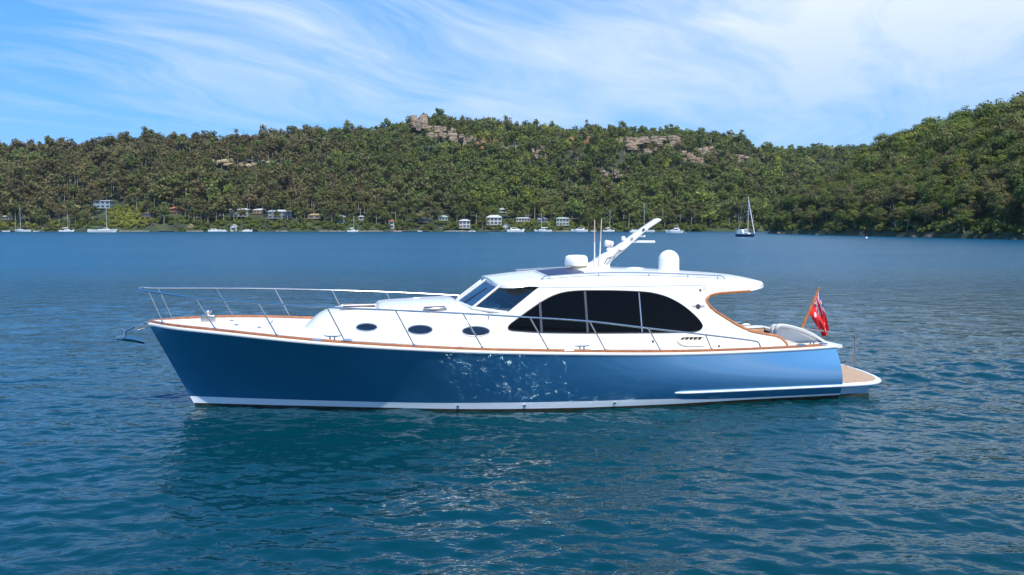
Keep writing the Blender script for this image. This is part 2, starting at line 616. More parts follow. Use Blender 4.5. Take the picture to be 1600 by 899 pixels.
def side_patch(name, pts, off, mat, parent=yacht, both=True, n=40, frame=None, fr=0.012):
    """closed outline given in photo pixels, laid on the cabin side"""
    P = [side_px(*p) for p in pts]
    # smooth closed outline (Catmull-Rom)
    Q = []
    m_ = len(P)
    for i in range(m_):
        p0, p1, p2, p3 = (np.array(P[(i + k - 1) % m_]) for k in range(4))
        for t in np.linspace(0, 1, 6, endpoint=False):
            Q.append(0.5 * ((2 * p1) + (p2 - p0) * t + (2 * p0 - 5 * p1 + 4 * p2 - p3) * t * t + (3 * p1 - p0 - 3 * p2 + p3) * t ** 3))
    Q = np.array(Q)
    x0, x1 = Q[:, 0].min() + 1e-3, Q[:, 0].max() - 1e-3
    obs = []
    for sgn in ((1, -1) if both else (1,)):
        mb = MB()
        rows = []
        for x in x0 + (x1 - x0) * (0.5 - 0.5 * np.cos(np.linspace(0, math.pi, n))):
            zz = []
            for i in range(len(Q)):
                a, b = Q[i], Q[(i + 1) % len(Q)]
                if (a[0] - x) * (b[0] - x) <= 0 and a[0] != b[0]:
                    zz.append(a[1] + (b[1] - a[1]) * (x - a[0]) / (b[0] - a[0]))
            lo, hi = min(zz), max(zz)
            rows.append([(x, sgn * (side(x, lo + (hi - lo) * k / 4) + off), lo + (hi - lo) * k / 4) for k in range(5)])
        mb.grid(rows, flip=sgn > 0)
        ob = mb.build(name, mat, parent, angle=60)
        obs.append(ob)
        if frame:
            loop = [(q[0], sgn * (side(q[0], q[1]) + off), q[1]) for q in Q]
            MB().tube(loop + loop[:2], fr, 6, caps=False).build('rim', frame, ob)
    return obs


win = side_patch('side_window', [(794, 513), (797, 507), (810, 497), (832, 481), (848, 470.5), (862, 463), (878, 457.5), (897, 454.8), (920, 454), (962, 454.3), (1003, 456), (1022, 458.5), (1040, 463.5), (1056, 471), (1070, 480), (1082, 490), (1091, 499), (1096, 506), (1097, 511), (1092, 516), (1078, 518.5), (1040, 519.5), (1000, 519.8), (950, 520.2), (900, 520.2), (850, 519.5), (815, 517.5), (799, 516)], 0.012, M['black_glass'], frame=M['rubber'])
for (a, b) in [((846, 519), (846, 472)), ((918, 519.5), (918, 455)), ((1003, 519), (1003, 457))]:
    for sgn, par in zip((1, -1), win):
        mb = MB()
        p, q = side_px(*a), side_px(*b)
        w = 0.026 if a[0] < 1000 else 0.014
        rows = []
        for k in range(7):
            z = p[1] + (q[1] - p[1]) * k / 6
            y = side(p[0], z)
            rows.append([(p[0] - w, sgn * (y + .013), z), (p[0] - w, sgn * (y + .022), z), (p[0] + w, sgn * (y + .022), z), (p[0] + w, sgn * (y + .013), z)])
        mb.grid(rows)
        mb.build('window_mullion', M['steel'] if a[0] > 1000 else M['mullion'], par)

# portholes
for cxp, cyp, wp, hp in [(573, 511.2, 16.0, 5.6), (656.5, 515.2, 18.8, 7.0), (743.5, 517.8, 21.2, 7.6)]:
    pts = [(cxp + wp * math.cos(a), cyp + hp * math.sin(a)) for a in np.linspace(0, 2 * math.pi, 16, endpoint=False)]
    ob = side_patch('porthole', pts, 0.006, M['port_glass'], frame=M['steel'], fr=0.014)

# ---- roof
crown = spline([8.1, 7.5, 6.5, 5.5, 4.5, 3.3, 2.3, 1.8, 1.45, 1.28], [2.795, 2.87, 2.95, 2.98, 2.96, 2.90, 2.83, 2.77, 2.69, 2.65])
XA = XC


def zlow(x):
    if x > XC - .002: return float(np.interp(x, [XC, 6.5, 7.05, 7.75, 8.1], [2.64, 2.64, 2.65, 2.70, 2.72]))
    u = sorted([(p[0], p[1]) for p in upper] + [(XC, cz[0])])
    return float(np.interp(x, [1.28, 1.75] + [p[0] for p in u], [2.55, 2.52] + [p[1] for p in u]))


def roof_w(x):
    w = side(min(max(x, 2.3), 7.2), crown(min(max(x, 2.3), 7.2)) - .155) + .004
    if x < 2.3: w *= max(0.0, 1 - ((2.3 - x) / 1.02) ** 2.4) ** (1 / 2.4)
    if x > 7.2: w *= max(0.0, 1 - ((x - 7.2) / 0.9) ** 4) ** (1 / 4)
    return w


def roof_z(x, y):
    v = min(abs(y) / max(roof_w(x), .01), 1)
    return crown(x) - 0.10 * (abs(y) / 1.53) ** 2 - 0.055 * max(0, (v - .86) / .14) ** 2


mb = MB()
rows = []
xr = sorted(set(np.round(np.concatenate([1.281 + 1.019 * (1 - np.cos(np.linspace(0, math.pi / 2, 14))), np.linspace(2.3, XC - .003, 12), np.linspace(XC, 7.2, 30), 7.2 + 0.899 * np.sin(np.linspace(0, math.pi / 2, 16)), [p[0] for p in upper]]), 4)))
for x in xr:
    W = max(roof_w(x), 0.01)
    top = [(x, W * v, roof_z(x, W * v)) for v in (0, .25, .5, .7, .86, .90, .94, .97, 1.0)]
    ze = top[-1][2]
    zl = min(zlow(x), ze - 0.06)
    yl = side(max(x, 1.2), zl) + .004 if W > 1.44 else W + TILT * (ze - zl) * min(1, W / 1.4)
    half = top + [(x, W + (yl - W) * .12, ze - .12 * (ze - zl)), (x, yl + .006, zl), (x, yl - .07, zl - .002), (x, 0.5 * yl, max(zl, crown(x) - .16)), (x, 0, max(zl, crown(x) - .15))]
    rows.append(half + [(a, -b, c) for a, b, c in reversed(half[1:-1])])
mb.grid(rows, close=True)
mb.f.append(tuple(range(len(rows[0]))))
mb.mi.append(0)
n_ = len(rows[0])
mb.f.append(tuple((len(rows) - 1) * n_ + k for k in range(n_)))
mb.mi.append(0)
roof = mb.build('cabin_roof', M['gel'], yacht, angle=38)

# teak capping round the cockpit cut
ztop = ztp
path = upper + [(XC - .004, (upper[-1][1] + cz[0]) / 2)] + cut
for sgn in (1, -1):
    P = [(x, sgn * (side(max(x, .7), min(z, zts(x) if sgn < 0 and z < 2.3 else 9)) - 0.012), min(z, zts(x) if sgn < 0 and z < 2.3 else 9)) for x, z in path]
    MB().tube(P, 0.036, 8).build('cockpit_capping', M['teak'], yacht)
# aft bulkhead with glazed doors
mb = MB()
o_ = [(-1.5, .75), (-.78, .75), (-.78, 2.45), (.78, 2.45), (.78, .75), (1.5, .75), (1.5, 2.62), (-1.5, 2.62)]
mb.add([(XC + .01, a, b) for a, b in o_] + [(XC + .06, a, b) for a, b in o_], [(0, 1, 2, 7), (2, 3, 6, 7), (3, 4, 5, 6), (15, 10, 9, 8), (15, 14, 11, 10), (14, 13, 12, 11)] + [(i, i + 8, (i + 1) % 8 + 8, (i + 1) % 8) for i in range(8)])
mb.build('aft_bulkhead', M['gel'], yacht)
MB().box((XC + .02, 0, 1.62), (0.03, 1.56, 1.7)).build('saloon_door', M['black_glass'], yacht)
# saloon interior
MB().box((5.5, 0, 1.0), (4.3, 3.0, 0.05)).build('saloon_floor', M['wood'], yacht)
for sgn in (1, -1):
    MB().box((5.0, sgn * 1.33, 1.24), (2.8, .5, .42)).build('settee', M['wood'], yacht)
mb = MB()
mb.box((8.0, 0, 2.12), (0.9, 2.5, 0.06), ry=0.05)
mb.box((7.6, 0, 1.9), (0.05, 2.6, 0.5))
mb.build('dashboard', M['interior'], yacht, bevel=.015)
for y in (0.75, -0.75):
    s = MB().box((6.75, y, 1.55), (0.5, 0.55, 0.14)).build('helm_seat', M['cream'], yacht, bevel=.04)
    MB().box((6.5, y, 1.98), (0.13, 0.52, 0.75), ry=-0.12).build('backrest', M['cream'], s, bevel=.05)
    MB().tube([(6.75, y, 1.0), (6.75, y, 1.5)], .06).build('pedestal', M['steel'], s)
mb = MB()
ring = [(7.42 + .07 * math.sin(a), .75 + .2 * math.cos(a), 2.1 + .2 * math.sin(a)) for a in np.linspace(0, 2 * math.pi, 25)]
mb.tube(ring, .014, 6)
for a in (0.5, 2.6, 4.7):
    mb.tube([(7.44, .75, 2.1), (7.42 + .07 * math.sin(a), .75 + .2 * math.cos(a), 2.1 + .2 * math.sin(a))], .01, 6)
mb.build('steering_wheel', M['wood'], yacht)

# ---- windshield
A_, B_ = (8.60, 1.27, 2.19), (7.93, 1.20, 2.70)
D_, C_ = (7.89, side(7.9, 2.1) - .03, 2.10), (7.20, side(7.2, 2.61) - .03, 2.61)


def lerp3(a, b, t): return tuple(a[i] + (b[i] - a[i]) * t for i in range(3))


shield = empty('windshield')
shield.parent = yacht
mbp, mbs = MB(), MB()
for sgn in (1, -1):
    q = [A_, B_, C_, D_]
    q = [(x, sgn * y, z) for x, y, z in q]
    n = [lerp3(q[0], q[1], .04), lerp3(q[0], q[1], .97), lerp3(q[3], q[2], .97), lerp3(q[3], q[2], .04)]
    n = [lerp3(n[0], n[3], .03), lerp3(n[1], n[2], .03), lerp3(n[2], n[1], .02), lerp3(n[3], n[0], .02)]
    g1 = MB()
    g1.grid([[lerp3(lerp3(n[0], n[3], a), lerp3(n[1], n[2], a), b) for b in (0, .5, 1)] for a in (0, .25, .5, .75, 1)])
    pane = g1.build('quarter_pane', M['shield_glass'], shield)
    s1 = MB()
    s1.tube(n + [n[0], n[1]], .017, 6)
    s1.build('window_seal', M['rubber'], pane)
    mbp.tube([q[0], q[1]], .032, 8)
    mbp.tube([q[0], lerp3(q[0], q[3], .5), q[3]], .04, 8)
    w1 = MB()
    w1.tube([(a - .06, b - sgn * .05, c) for a, b, c in (lerp3(q[0], q[1], .08), lerp3(q[0], q[1], .8))], .022, 6)
    w1.build('post_lining', M['wood'], pane)
F0, F1 = (8.80, 0, 2.23), (8.08, 0, 2.745)
for sgn in (1, -1):
    a, b = (A_[0], sgn * A_[1], A_[2]), (B_[0], sgn * B_[1], B_[2])
    g1 = MB()
    g1.grid([[lerp3(lerp3(a, F0, t), lerp3(b, F1, t), u) for u in (0.05, .5, .97)] for t in (0.03, .5, .97)])
    g1.build('front_pane', M['shield_glass'], shield)
    mbp.tube([a, F0], .035, 8)
    mbp.tube([b, F1], .03, 8)
    wpr = MB().tube([lerp3(lerp3(a, F0, .6), (8.7, sgn * .5, 2.25), .5), lerp3(lerp3(a, F0, .45), lerp3(b, F1, .45), .75)], .012, 6)
    wpr.build('wiper', M['dark'], shield)
mbp.tube([F0, F1], .028, 8)
mbp.build('windshield_frame', M['gel'], shield)

# ---- foredeck and cabin-top fittings
hz_ = lambda x, y: ztr(x) + 0.035 * (1 - (y / 1.6) ** 2)
h1 = MB()
h1.box((11.06, 0.25, hz_(11.06, .25) + .02), (0.80, 0.75, 0.05), ry=-.02)
hat = h1.build('deck_hatch', M['gel'], yacht, bevel=.012)
MB().box((11.06, .25, hz_(11.06, .25) + .055), (0.70, 0.65, 0.03), ry=-.02).build('hatch_lens', material('smoked_hatch_lens', (.10, .06, .05), .2, var=.3), hat, bevel=.008)
mb = MB()
mb.tube([(11.48, .62, hz_(11.4, .6)), (11.46, .64, hz_(11.4, .6) + .10), (10.68, .64, hz_(10.7, .6) + .10), (10.66, .62, hz_(10.7, .6))], .013, 6)
mb.build('grab_rail', M['steel'], hat)
for sgn in (1, -1):
    hs_ = MB().box((9.42, sgn * 1.12, hz_(9.42, 1.1) + .012), (0.52, 0.30, 0.045), ry=.02).build('small_hatch', M['steel'], yacht, bevel=.01)
    MB().box((9.42, sgn * 1.12, hz_(9.42, 1.1) + .04), (0.46, 0.25, 0.018), ry=.02).build('hatch_lens', M['navy'], hs_)
mb = MB()
mb.box((14.35, 0.1, deck_z(14.35) + .12), (0.30, 0.2, 0.16))
mb.lathe((14.35, .1, deck_z(14.35) + .2), [(.08, 0), (.06, .04), (.09, .09), (.05, .11)], 14)
mb.build('anchor_windlass', M['steel'], yacht, bevel=.02)
for xx, yy in [(13.7, .55), (13.2, .75), (13.9, -.2)]:
    MB().lathe((xx, yy, deck_z(xx) + .03), [(.05, 0), (.05, .03), (.02, .04)], 12).build('deck_filler', M['steel'], yacht)
mb = MB()
mb.box((13.3, -.35, deck_z(13.3) + .065), (0.55, 0.55, 0.05))
mb.build('anchor_locker_lid', M['deck'], yacht, bevel=.02)


def cleat(x, sgn):
    y, z = sgn * (hbs(x) - .06), zsh(x) + .115
    dy = sgn * (hbs(x + .2) - hbs(x - .2)) / .4
    mb = MB()
    mb.tube([(x - .17, y - dy * .17, z + .085), (x - .08, y - dy * .08, z + .072), (x + .08, y + dy * .08, z + .072), (x + .17, y + dy * .17, z + .085)], [.010, .016, .016, .010], 8)
    for d in (-.045, .045):
        mb.tube([(x + d, y + dy * d, z - .01), (x + d, y + dy * d, z + .07)], .018, 8)
    for d in (-.30, .30):
        mb.box((x + d, y + dy * d + sgn * .01, z + .01), (.22, .11, .035), rz=math.atan(dy), taper=.6)
    mb.build('mooring_cleat', M['steel'], yacht)


for sgn in (1, -1):
    for x in (11.62, 6.4, 0.75):
        cleat(x, sgn)

# side louvre vent, cabin badge, small lamps and drains
v = side_patch('louvre_vent', [(1059, 533), (1063, 528.5), (1072, 526.5), (1085, 526.2), (1098.5, 526.2), (1099.8, 527.5), (1100, 532), (1099.8, 538.5), (1098, 540), (1085, 540.2), (1072, 539.8), (1063, 537.5)], 0.02, M['vent'], frame=M['vent'], fr=.018)
for sgn, par in zip((1, -1), v):
    for k in range(5):
        mb = MB()
        p = side_px(1066 + k * 6.6, 528.3)
        mb.box((p[0], sgn * (side(*p) + .035), p[1]), (.075, .03, .028), ry=.3)
        mb.build('louvre_slot', M['dark'], par)
bz_ = side_px(1090.5, 479)
for sgn in (1, -1):
    mb = MB()
    y = side(*bz_) + .008
    mb.add([(bz_[0] + .055 * math.cos(a), sgn * (y + .006 - TILT * .055 * math.sin(a)), bz_[1] + .055 * math.sin(a)) for a in np.linspace(0, 2 * math.pi, 16, endpoint=False)], [tuple(range(16))], 0)
    for d in (1, -1):
        mb.add([(bz_[0] + d * .05, sgn * (y - TILT * .03), bz_[1] + .03), (bz_[0] + d * .16, sgn * (y - TILT * .012), bz_[1] + .012), (bz_[0] + d * .17, sgn * y, bz_[1] - .004), (bz_[0] + d * .05, sgn * (y + TILT * .025), bz_[1] - .025)], [(0, 1, 2, 3)], 1)
    mb.build('winged_badge', [M['dark'], M['badge']], yacht, smooth=False)
for p in [(1094, 453.5), (1020, 533.5), (1123, 541)]:
    a = side_px(*p)
    for sgn in (1, -1):
        MB().box((a[0], sgn * side(*a), a[1]), (.045, .05, .045)).build('courtesy_lamp', M['dark'], yacht, bevel=.01)
for t in (5.9, 8.0, 9.5):
    for sgn in (1, -1):
        x, y, z = hull_pt(t, .13)
        MB().lathe((x, sgn * y, z), [(.005, -.03), (.035, -.02), (.035, .02), (.005, .03)], 10).build('skin_fitting', M['steel'], yacht)

# spray strake running into the swim platform
for sgn in (1, -1):
    mb = MB()
    rows = []
    for t in np.linspace(0.12, 4.43, 24):
        k = min(1, (4.43 - t) / .12)
        pr_ = [(-.03, .292), (.035 * k, .297), (.05 * k, .308), (.05 * k, .328), (.035 * k, .342), (-.03, .35)]
        r = []
        for a, z in pr_:
            x, y, _z = hull_pt(t, z)
            r.append((x, sgn * (y + a), z))
        rows.append(r)
    mb.grid(rows)
    mb.build('spray_strake', M['boot'], yacht)
plan = [(0.10, 2.20), (-.3, 2.18), (-.7, 2.13), (-.95, 2.03), (-1.14, 1.88), (-1.27, 1.65), (-1.38, 1.30), (-1.48, .8), (-1.54, .3)]
plan = plan + [(x, -y) for x, y in reversed(plan)]


def slab(name, pl, z0, z1, mat, parent, bevel=0.0):
    n = len(pl)
    mb = MB()
    mb.add([(x, y, z0) for x, y in pl] + [(x, y, z1) for x, y in pl], [tuple(range(n)), tuple(range(n, 2 * n))] + [(i, (i + 1) % n, n + (i + 1) % n, n + i) for i in range(n)])
    return mb.build(name, mat, parent, bevel=bevel)


plat = slab('swim_platform', plan, .275, .345, M['boot'], yacht, bevel=.025)
slab('platform_planking', [(min(x * .93, -.06), y * .945) for x, y in plan], .345, .353, M['teakdeck'], plat)
mb = MB()
mb.prism([(.11, -.5), (.11, .26), (-.72, .26), (-.72, .06), (-.6, -.4)], -2.0, 2.0)
mb.build('platform_base', M['hull'], yacht)
mb = MB()
mb.prism([(.1, -.45), (.1, .07), (-.725, .07), (-.71, -.2)], -2.006, 2.006)
mb.build('platform_bottom', M['anti'], yacht)

# cockpit stern seat: shell with a recessed grey face, rim on top
prof = [(1.43, 1.10), (1.43, 1.52), (1.40, 1.63), (1.33, 1.675), (1.18, 1.665), (.95, 1.615), (.7, 1.54), (.45, 1.43), (.2, 1.28), (.0, 1.15), (-.02, 1.10)]
prof = [(x - .02, z) for x, z in prof]
mb = MB()
mb.prism([(x, z - .015) for x, z in prof], 1.18, 1.30)
seat = mb.build('stern_seat', M['gel'], yacht, angle=50)
mb = MB()
rows = []
for x, z in prof:
    rows.append([(x, 1.50, z - .05), (x, 1.52, z), (x, 1.49, z + .02), (x, 1.44, z + .022), (x, 1.38, z + .012), (x, 1.36, z - .01), (x, 1.36, z - .1)])
mb.grid(rows)
rows = [[(x, 1.50, z - .05), (x, 1.46, z - .045), (x, 1.45, z - .01)] for x, z in prof]
mb.grid(rows)
mb.build('seat_coaming', M['gel'], seat, angle=50)
mb = MB()
mb.tube([(.66, 1.29, 1.12), (.66, 1.29, 1.5)], .012, 6)
mb.build('seat_piping', M['gel'], seat)
MB().box((2.2, -.3, 1.43), (.75, .55, .05)).build('cockpit_table', M['gel'], yacht, bevel=.02)

# ---- rails
TOP = [(15.508, .456, 2.608), (14.40, 1.345, 2.525), (13.09, 1.90, 2.448), (11.71, 2.26, 2.36), (10.346, 2.38, 2.285), (8.965, 2.42, 2.195), (7.54, 2.39, 2.08), (6.23, 2.37, 1.965), (4.89, 2.32, 1.78), (3.52, 2.23, 1.59)]
BASE = [(15.227, .456, 0), (14.02, 1.31, 0), (12.74, 1.83, 0), (11.37, 2.15, 0), (9.97, 2.32, 0), (8.55, 2.37, 0), (7.14, 2.37, 0), (5.87, 2.34, 0), (4.6, 2.30, 0), (3.35, 2.19, 0)]
rail = empty('guard_rail')
rail.parent = yacht
side_path = TOP + [(2.6, 2.16, 1.455), (2.28, 2.13, 1.40), (2.18, 2.115, 1.36), (2.11, 2.09, zsh(2.1) + .10)]
front = [(15.70, .24, 2.635), (15.77, .09, 2.648)]
full = [(x, -y, z) for x, y, z in reversed(side_path)] + [(x, -y, z) for x, y, z in front] + front[::-1] + side_path
P = [Vector(p) for p in full]
sm = []
for i in range(len(P) - 1):
    p0, p1, p2, p3 = P[max(i - 1, 0)], P[i], P[i + 1], P[min(i + 2, len(P) - 1)]
    for t in (0, .25, .5, .75):
        sm.append(0.5 * ((2 * p1) + (p2 - p0) * t + (2 * p0 - 5 * p1 + 4 * p2 - p3) * t * t + (3 * p1 - p0 - 3 * p2 + p3) * t ** 3))
sm.append(P[-1])
MB().tube(sm, .019, 8).build('top_rail', M['steel'], rail)
for sgn in (1, -1):
    for T, B in zip(TOP, BASE):
        zb = zsh(B[0]) + .11
        st = MB().tube([(B[0], sgn * B[1], zb), (T[0], sgn * T[1], T[2])], .0145, 8)
        st.lathe((B[0], sgn * B[1], zb - .005), [(.035, 0), (.035, .012), (.016, .03)], 10)
        st.build('stanchion', M['steel'], rail)
# bow anchor on its roller
anc = empty('anchor')
anc.parent = yacht
mb = MB()
for y in (-.05, .05):
    mb.box((15.72, y, 1.80), (.36, .012, .10), ry=.15)
mb.box((15.5, 0, 1.88), (.4, .16, .03))
mb.build('bow_roller', M['steel'], anc, bevel=.006)
mb = MB()
mb.tube([(15.70, 0, 1.86), (15.92, 0, 1.80), (16.10, 0, 1.70), (16.13, 0, 1.55)], [.022, .026, .03, .034], 8)
mb.tube([(16.10, 0, 1.68), (16.19, 0, 1.76)], .016, 8)
mb.build('shank', M['steel'], anc)
mb = MB()
c0 = [(16.26, 0, 1.545), (16.10, 0, 1.50), (15.93, 0, 1.475), (15.72, 0, 1.43)]
wd = [.05, .17, .16, .01]
mb.grid([[(x, -w, z + .05 * (w > .1)), (x, -w * .5, z + .01), (x, 0, z - .03), (x, w * .5, z + .01), (x, w, z + .05 * (w > .1))] for (x, y, z), w in zip(c0, wd)])
mb.grid([[(x, w, z + .05 * (w > .1) + .012), (x, 0, z - .005), (x, -w, z + .05 * (w > .1) + .012)] for (x, y, z), w in zip(c0, wd)])
mb.tube([(16.12, -.17, 1.55), (16.25, -.15, 1.57), (16.31, 0, 1.56), (16.25, .15, 1.57), (16.12, .17, 1.55)], .014, 6)
mb.tube([(16.29, .0, 1.56), (16.26, .05, 1.47)], .02, 6)
mb.build('fluke', M['steel'], anc)

# ---- roof gear
mb = MB()
pm = [(901, 425), (908, 420.5), (919, 412.5), (937, 400), (963, 385), (997.5, 360), (1023, 342.5), (1026, 341.5), (1032, 343), (1031, 345), (1011, 358), (989, 377), (974, 390.5), (956, 406), (951, 412.5), (952.5, 420), (957, 426)]
pr = [boat_at(x, y, 0) for x, y in pm]
pr = [(p[0], p[2]) for p in pr]
mb.prism(pr, -.10, .10)
mast = mb.build('radar_mast', M['gel'], yacht, bevel=.03)
mb = MB()
p0, p1 = boat_at(951, 404, 0), boat_at(975, 388.5, 0)
mb.tube([(p0[0], .11, p0[2]), (p1[0], .11, p1[2])], .012, 6)
p0, p1 = boat_at(946, 412, 0), boat_at(960, 397, 0)
mb.tube([(p0[0], .11, p0[2]), (p1[0], .115, p1[2]), (p1[0] - .1, .11, p1[2] + .12)], .02, 6)
mb.build('mast_cable', material('grey_cable', (.35, .33, .30), .5), mast)
lp = boat_at(974.5, 382.5, 0)
MB().box((lp[0], .11, lp[2]), (.06, .05, .055)).build('side_light', M['red'], mast, bevel=.012)
p0, p1 = boat_at(988, 377.8, 0), boat_at(1023, 378, 0)
mb = MB()
mb.tube([(p0[0], 0, p0[2]), (p1[0], 0, p1[2])], .028, 8)
p0, p1 = boat_at(998, 369, 0), boat_at(1008, 369.2, 0)
mb.tube([(p0[0], 0, p0[2]), (p1[0], 0, p1[2])], .022, 8)
mb.build('mast_spreader', M['gel'], mast)
p = boat_at(974, 373.5, 0)
mb = MB()
mb.lathe((p[0], 0, p[2]), [(.03, -.05), (.05, -.035), (.055, 0.02), (.045, .055), (.015, .065)], 14)
mb.tube([(p[0], 0, p[2] - .04), (p[0] - .02, 0, p[2] - .2)], .02, 6)
mb.build('gps_antenna', M['dome'], mast)
p = boat_at(951, 381, 0)
mb = MB()
mb.lathe((p[0], 0, p[2] - .17), [(.06, 0), (.05, .05), (.03, .07), (.03, .1)], 12)
mb.box((p[0] - .09, 0, p[2] - .12), (.22, .12, .05))
mb.build('searchlight_base', M['gel'], mast)
mb = MB()
mb.lathe((0, 0, 0), [(.05, -.11), (.075, -.10), (.08, .09), (.06, .105)], 16)
sl = mb.build('searchlight', M['gel'], mast)
sl.location = p
sl.rotation_euler = (0, math.radians(80), 0)
mb = MB()
mb.lathe((0, 0, 0), [(.0815, -.045), (.0825, -.04), (.0825, -.02), (.0815, -.015)], 16)
mb.build('lamp_band', M['pink'], sl)
for i_, (px_m, py_m) in enumerate([(968, 392), (957, 401), (985, 373), (1003, 359)]):
    p = boat_at(px_m, py_m, 0)
    MB().box((p[0], .112, p[2]), (.07, .03, .045), ry=.75).build('mast_bracket', M['dark'] if i_ % 2 else M['steel'], mast, bevel=.008)
p = boat_at(936, 409, 0)
for d_ in (0, .09):
    MB().lathe((0, 0, 0), [(.012, -.13), (.016, .02), (.045, .10), (.05, .12)], 12).build('air_horn', M['steel'], mast)
    mast.children[-1].location = (p[0] + .12 + d_, .17, p[2] - .02)
    mast.children[-1].rotation_euler = (0, math.radians(80), 0)
MB().tube([(p[0] - .1, .108, p[2] - .05), (p[0] - .18, .108, p[2] + .08), (p[0] - .3, .108, p[2] + .12)], .009, 5).build('wiring', M['dark'], mast)
# radome on its bracket
p = boat_at(900.5, 408, 0)
mb = MB()
mb.lathe((p[0], 0, p[2]), [(.0, -.125), (.24, -.12), (.275, -.10), (.285, -.04), (.275, .06), (.25, .115), (.19, .14), (.0, .15)], 32)
mb.build('radome', M['dome'], yacht, angle=50)
mb = MB()
mb.lathe((p[0] - .06, 0, crown(p[0]) - .01), [(.24, 0), (.2, .03), (.15, .09), (.17, p[2] - .12 - crown(p[0]))], 20)
mb.build('radome_bracket', M['vent'], yacht)
# satellite dome
q = boat_at(1044.8, 424.5, 0)
mb = MB()
dom = [(.0, .0), (.225, .0), (.255, .02), (.26, .06), (.255, .075), (.255, .28)] + [(.255 * math.cos(a), .28 + .255 * math.sin(a)) for a in np.linspace(.15, math.pi / 2, 9)]
mb.lathe((q[0], 0, q[2]), dom, 32)
mb.build('satellite_dome', M['dome'], yacht, angle=50)
MB().box((q[0], 0, q[2] - .03), (.56, .5, .08)).build('dome_base', M['gel'], yacht, bevel=.02)
q = boat_at(992, 424, 0)
mb = MB()
mb.lathe((q[0], 0, q[2]), [(.06, -.02), (.06, .02), (.12, .035), (.225, .06), (.225, .075), (.12, .095), (.0, .10)], 24)
mb.build('flat_antenna', M['dome'], yacht)
for (a, b), yy in [(((929, 416), (929, 343.5)), .12), (((936.5, 416), (940, 342)), .13)]:
    p0, p1 = boat_at(*a, yy), boat_at(*b, yy)
    pm_ = lerp3(p0, p1, .52)
    wh = MB().tube([p0, pm_], [.020, .015], 8).build('whip_antenna', M['gel'], yacht)
    MB().tube([pm_, p1], [.013, .011], 8).build('antenna_tip', M['pink'], wh)
    MB().lathe((p0[0], p0[1], p0[2] - .06), [(.035, -.06), (.035, .04), (.022, .08)], 10).build('antenna_foot', M['vent'], wh)
# roof hatch and hand rails
hp = [Vector((x, y, roof_z(x, y) + .035)) for x, y in ((6.98, .30), (6.02, .10), (5.98, 1.22), (6.92, 1.30))]
mb = MB()
hc = sum(hp, Vector()) / 4
mb.add([v_ + Vector((0, 0, -.06)) for v_ in hp] + [v_ for v_ in hp], [(0, 1, 2, 3), (4, 5, 6, 7), (0, 1, 5, 4), (1, 2, 6, 5), (2, 3, 7, 6), (3, 0, 4, 7)])
hat = mb.build('roof_hatch', M['gel'], yacht, smooth=False)
ins = [hc + (v_ - hc) * .93 for v_ in hp]
mb = MB()
mb.add([v_ for v_ in ins] + [v_ + Vector((0, 0, .012)) for v_ in ins], [(4, 5, 6, 7), (0, 1, 5, 4), (1, 2, 6, 5), (2, 3, 7, 6), (3, 0, 4, 7)])
mb.build('hatch_lens', M['navy'], hat, smooth=False)
for sgn in (1, -1):
    pth = []
    for x in np.linspace(7.0, 2.75, 18):
        y = roof_w(x) * .955
        pth.append((x, sgn * y, roof_z(x, y) + .075))
    pth = [(7.08, pth[0][1], pth[0][2] - .06)] + pth + [(2.67, pth[-1][1] + sgn * .01, pth[-1][2] - .06)]
    mb = MB().tube(pth, .018, 6)
    for x in (6.9, 5.75, 4.55, 3.6, 2.85):
        y = roof_w(x) * .955
        mb.tube([(x, sgn * y, roof_z(x, y) - .02), (x, sgn * y, roof_z(x, y) + .055)], .012, 6)
    mb.build('roof_hand_rail', M['steel'], yacht)
mb = MB()
for x in (6.6, 5.9):
    mb.tube([(x, -.9, roof_z(x, .9) + .01), (x, -.9, roof_z(x, .9) + .07)], .012, 6)
mb.tube([(7.2, -.9, roof_z(7.2, .9) + .05), (5.2, -.9, roof_z(5.2, .9) + .06)], .014, 6)
mb.build('grab_rail', M['steel'], yacht)

# ---- stern: rail, flagstaff and ensign
mb = MB()
p = boat_at(1335, 524, 0.0)
b = boat_at(1334, 580, 0.0)
mb.tube([(b[0], 0, .35), (p[0], 0, p[2] - .04), (p[0] + .03, 0, p[2]), (-.05, 0.05, 1.40)], .02, 8)
mb.tube([(b[0] + .02, .0, p[2] - .03), (b[0] - .03, .02, .35)], .016, 8)
mb.build('stern_rail', M['steel'], yacht)
p = boat_at(1327, 556, 0.0)
mb = MB()
mb.tube([(p[0] + .1, .05, .35), (p[0] + .1, .05, p[2] - .1), (p[0] + .04, .05, p[2]), (p[0] - .04, .05, p[2]), (p[0] - .08, .05, p[2] - .08), (p[0] - .08, .05, .35)], .013, 8)
mb.build('boarding_ladder', M['steel'], yacht)
s0, s1 = boat_at(1250.5, 519, 0), boat_at(1279.5, 451, 0)
mb = MB().tube([s0, s1], [.042, .026], 10)
mb.lathe(s1, [(.012, -.02), (.036, .0), (.03, .02), (.0, .03)], 10)
staff = mb.build('flagstaff', M['teak'], yacht)


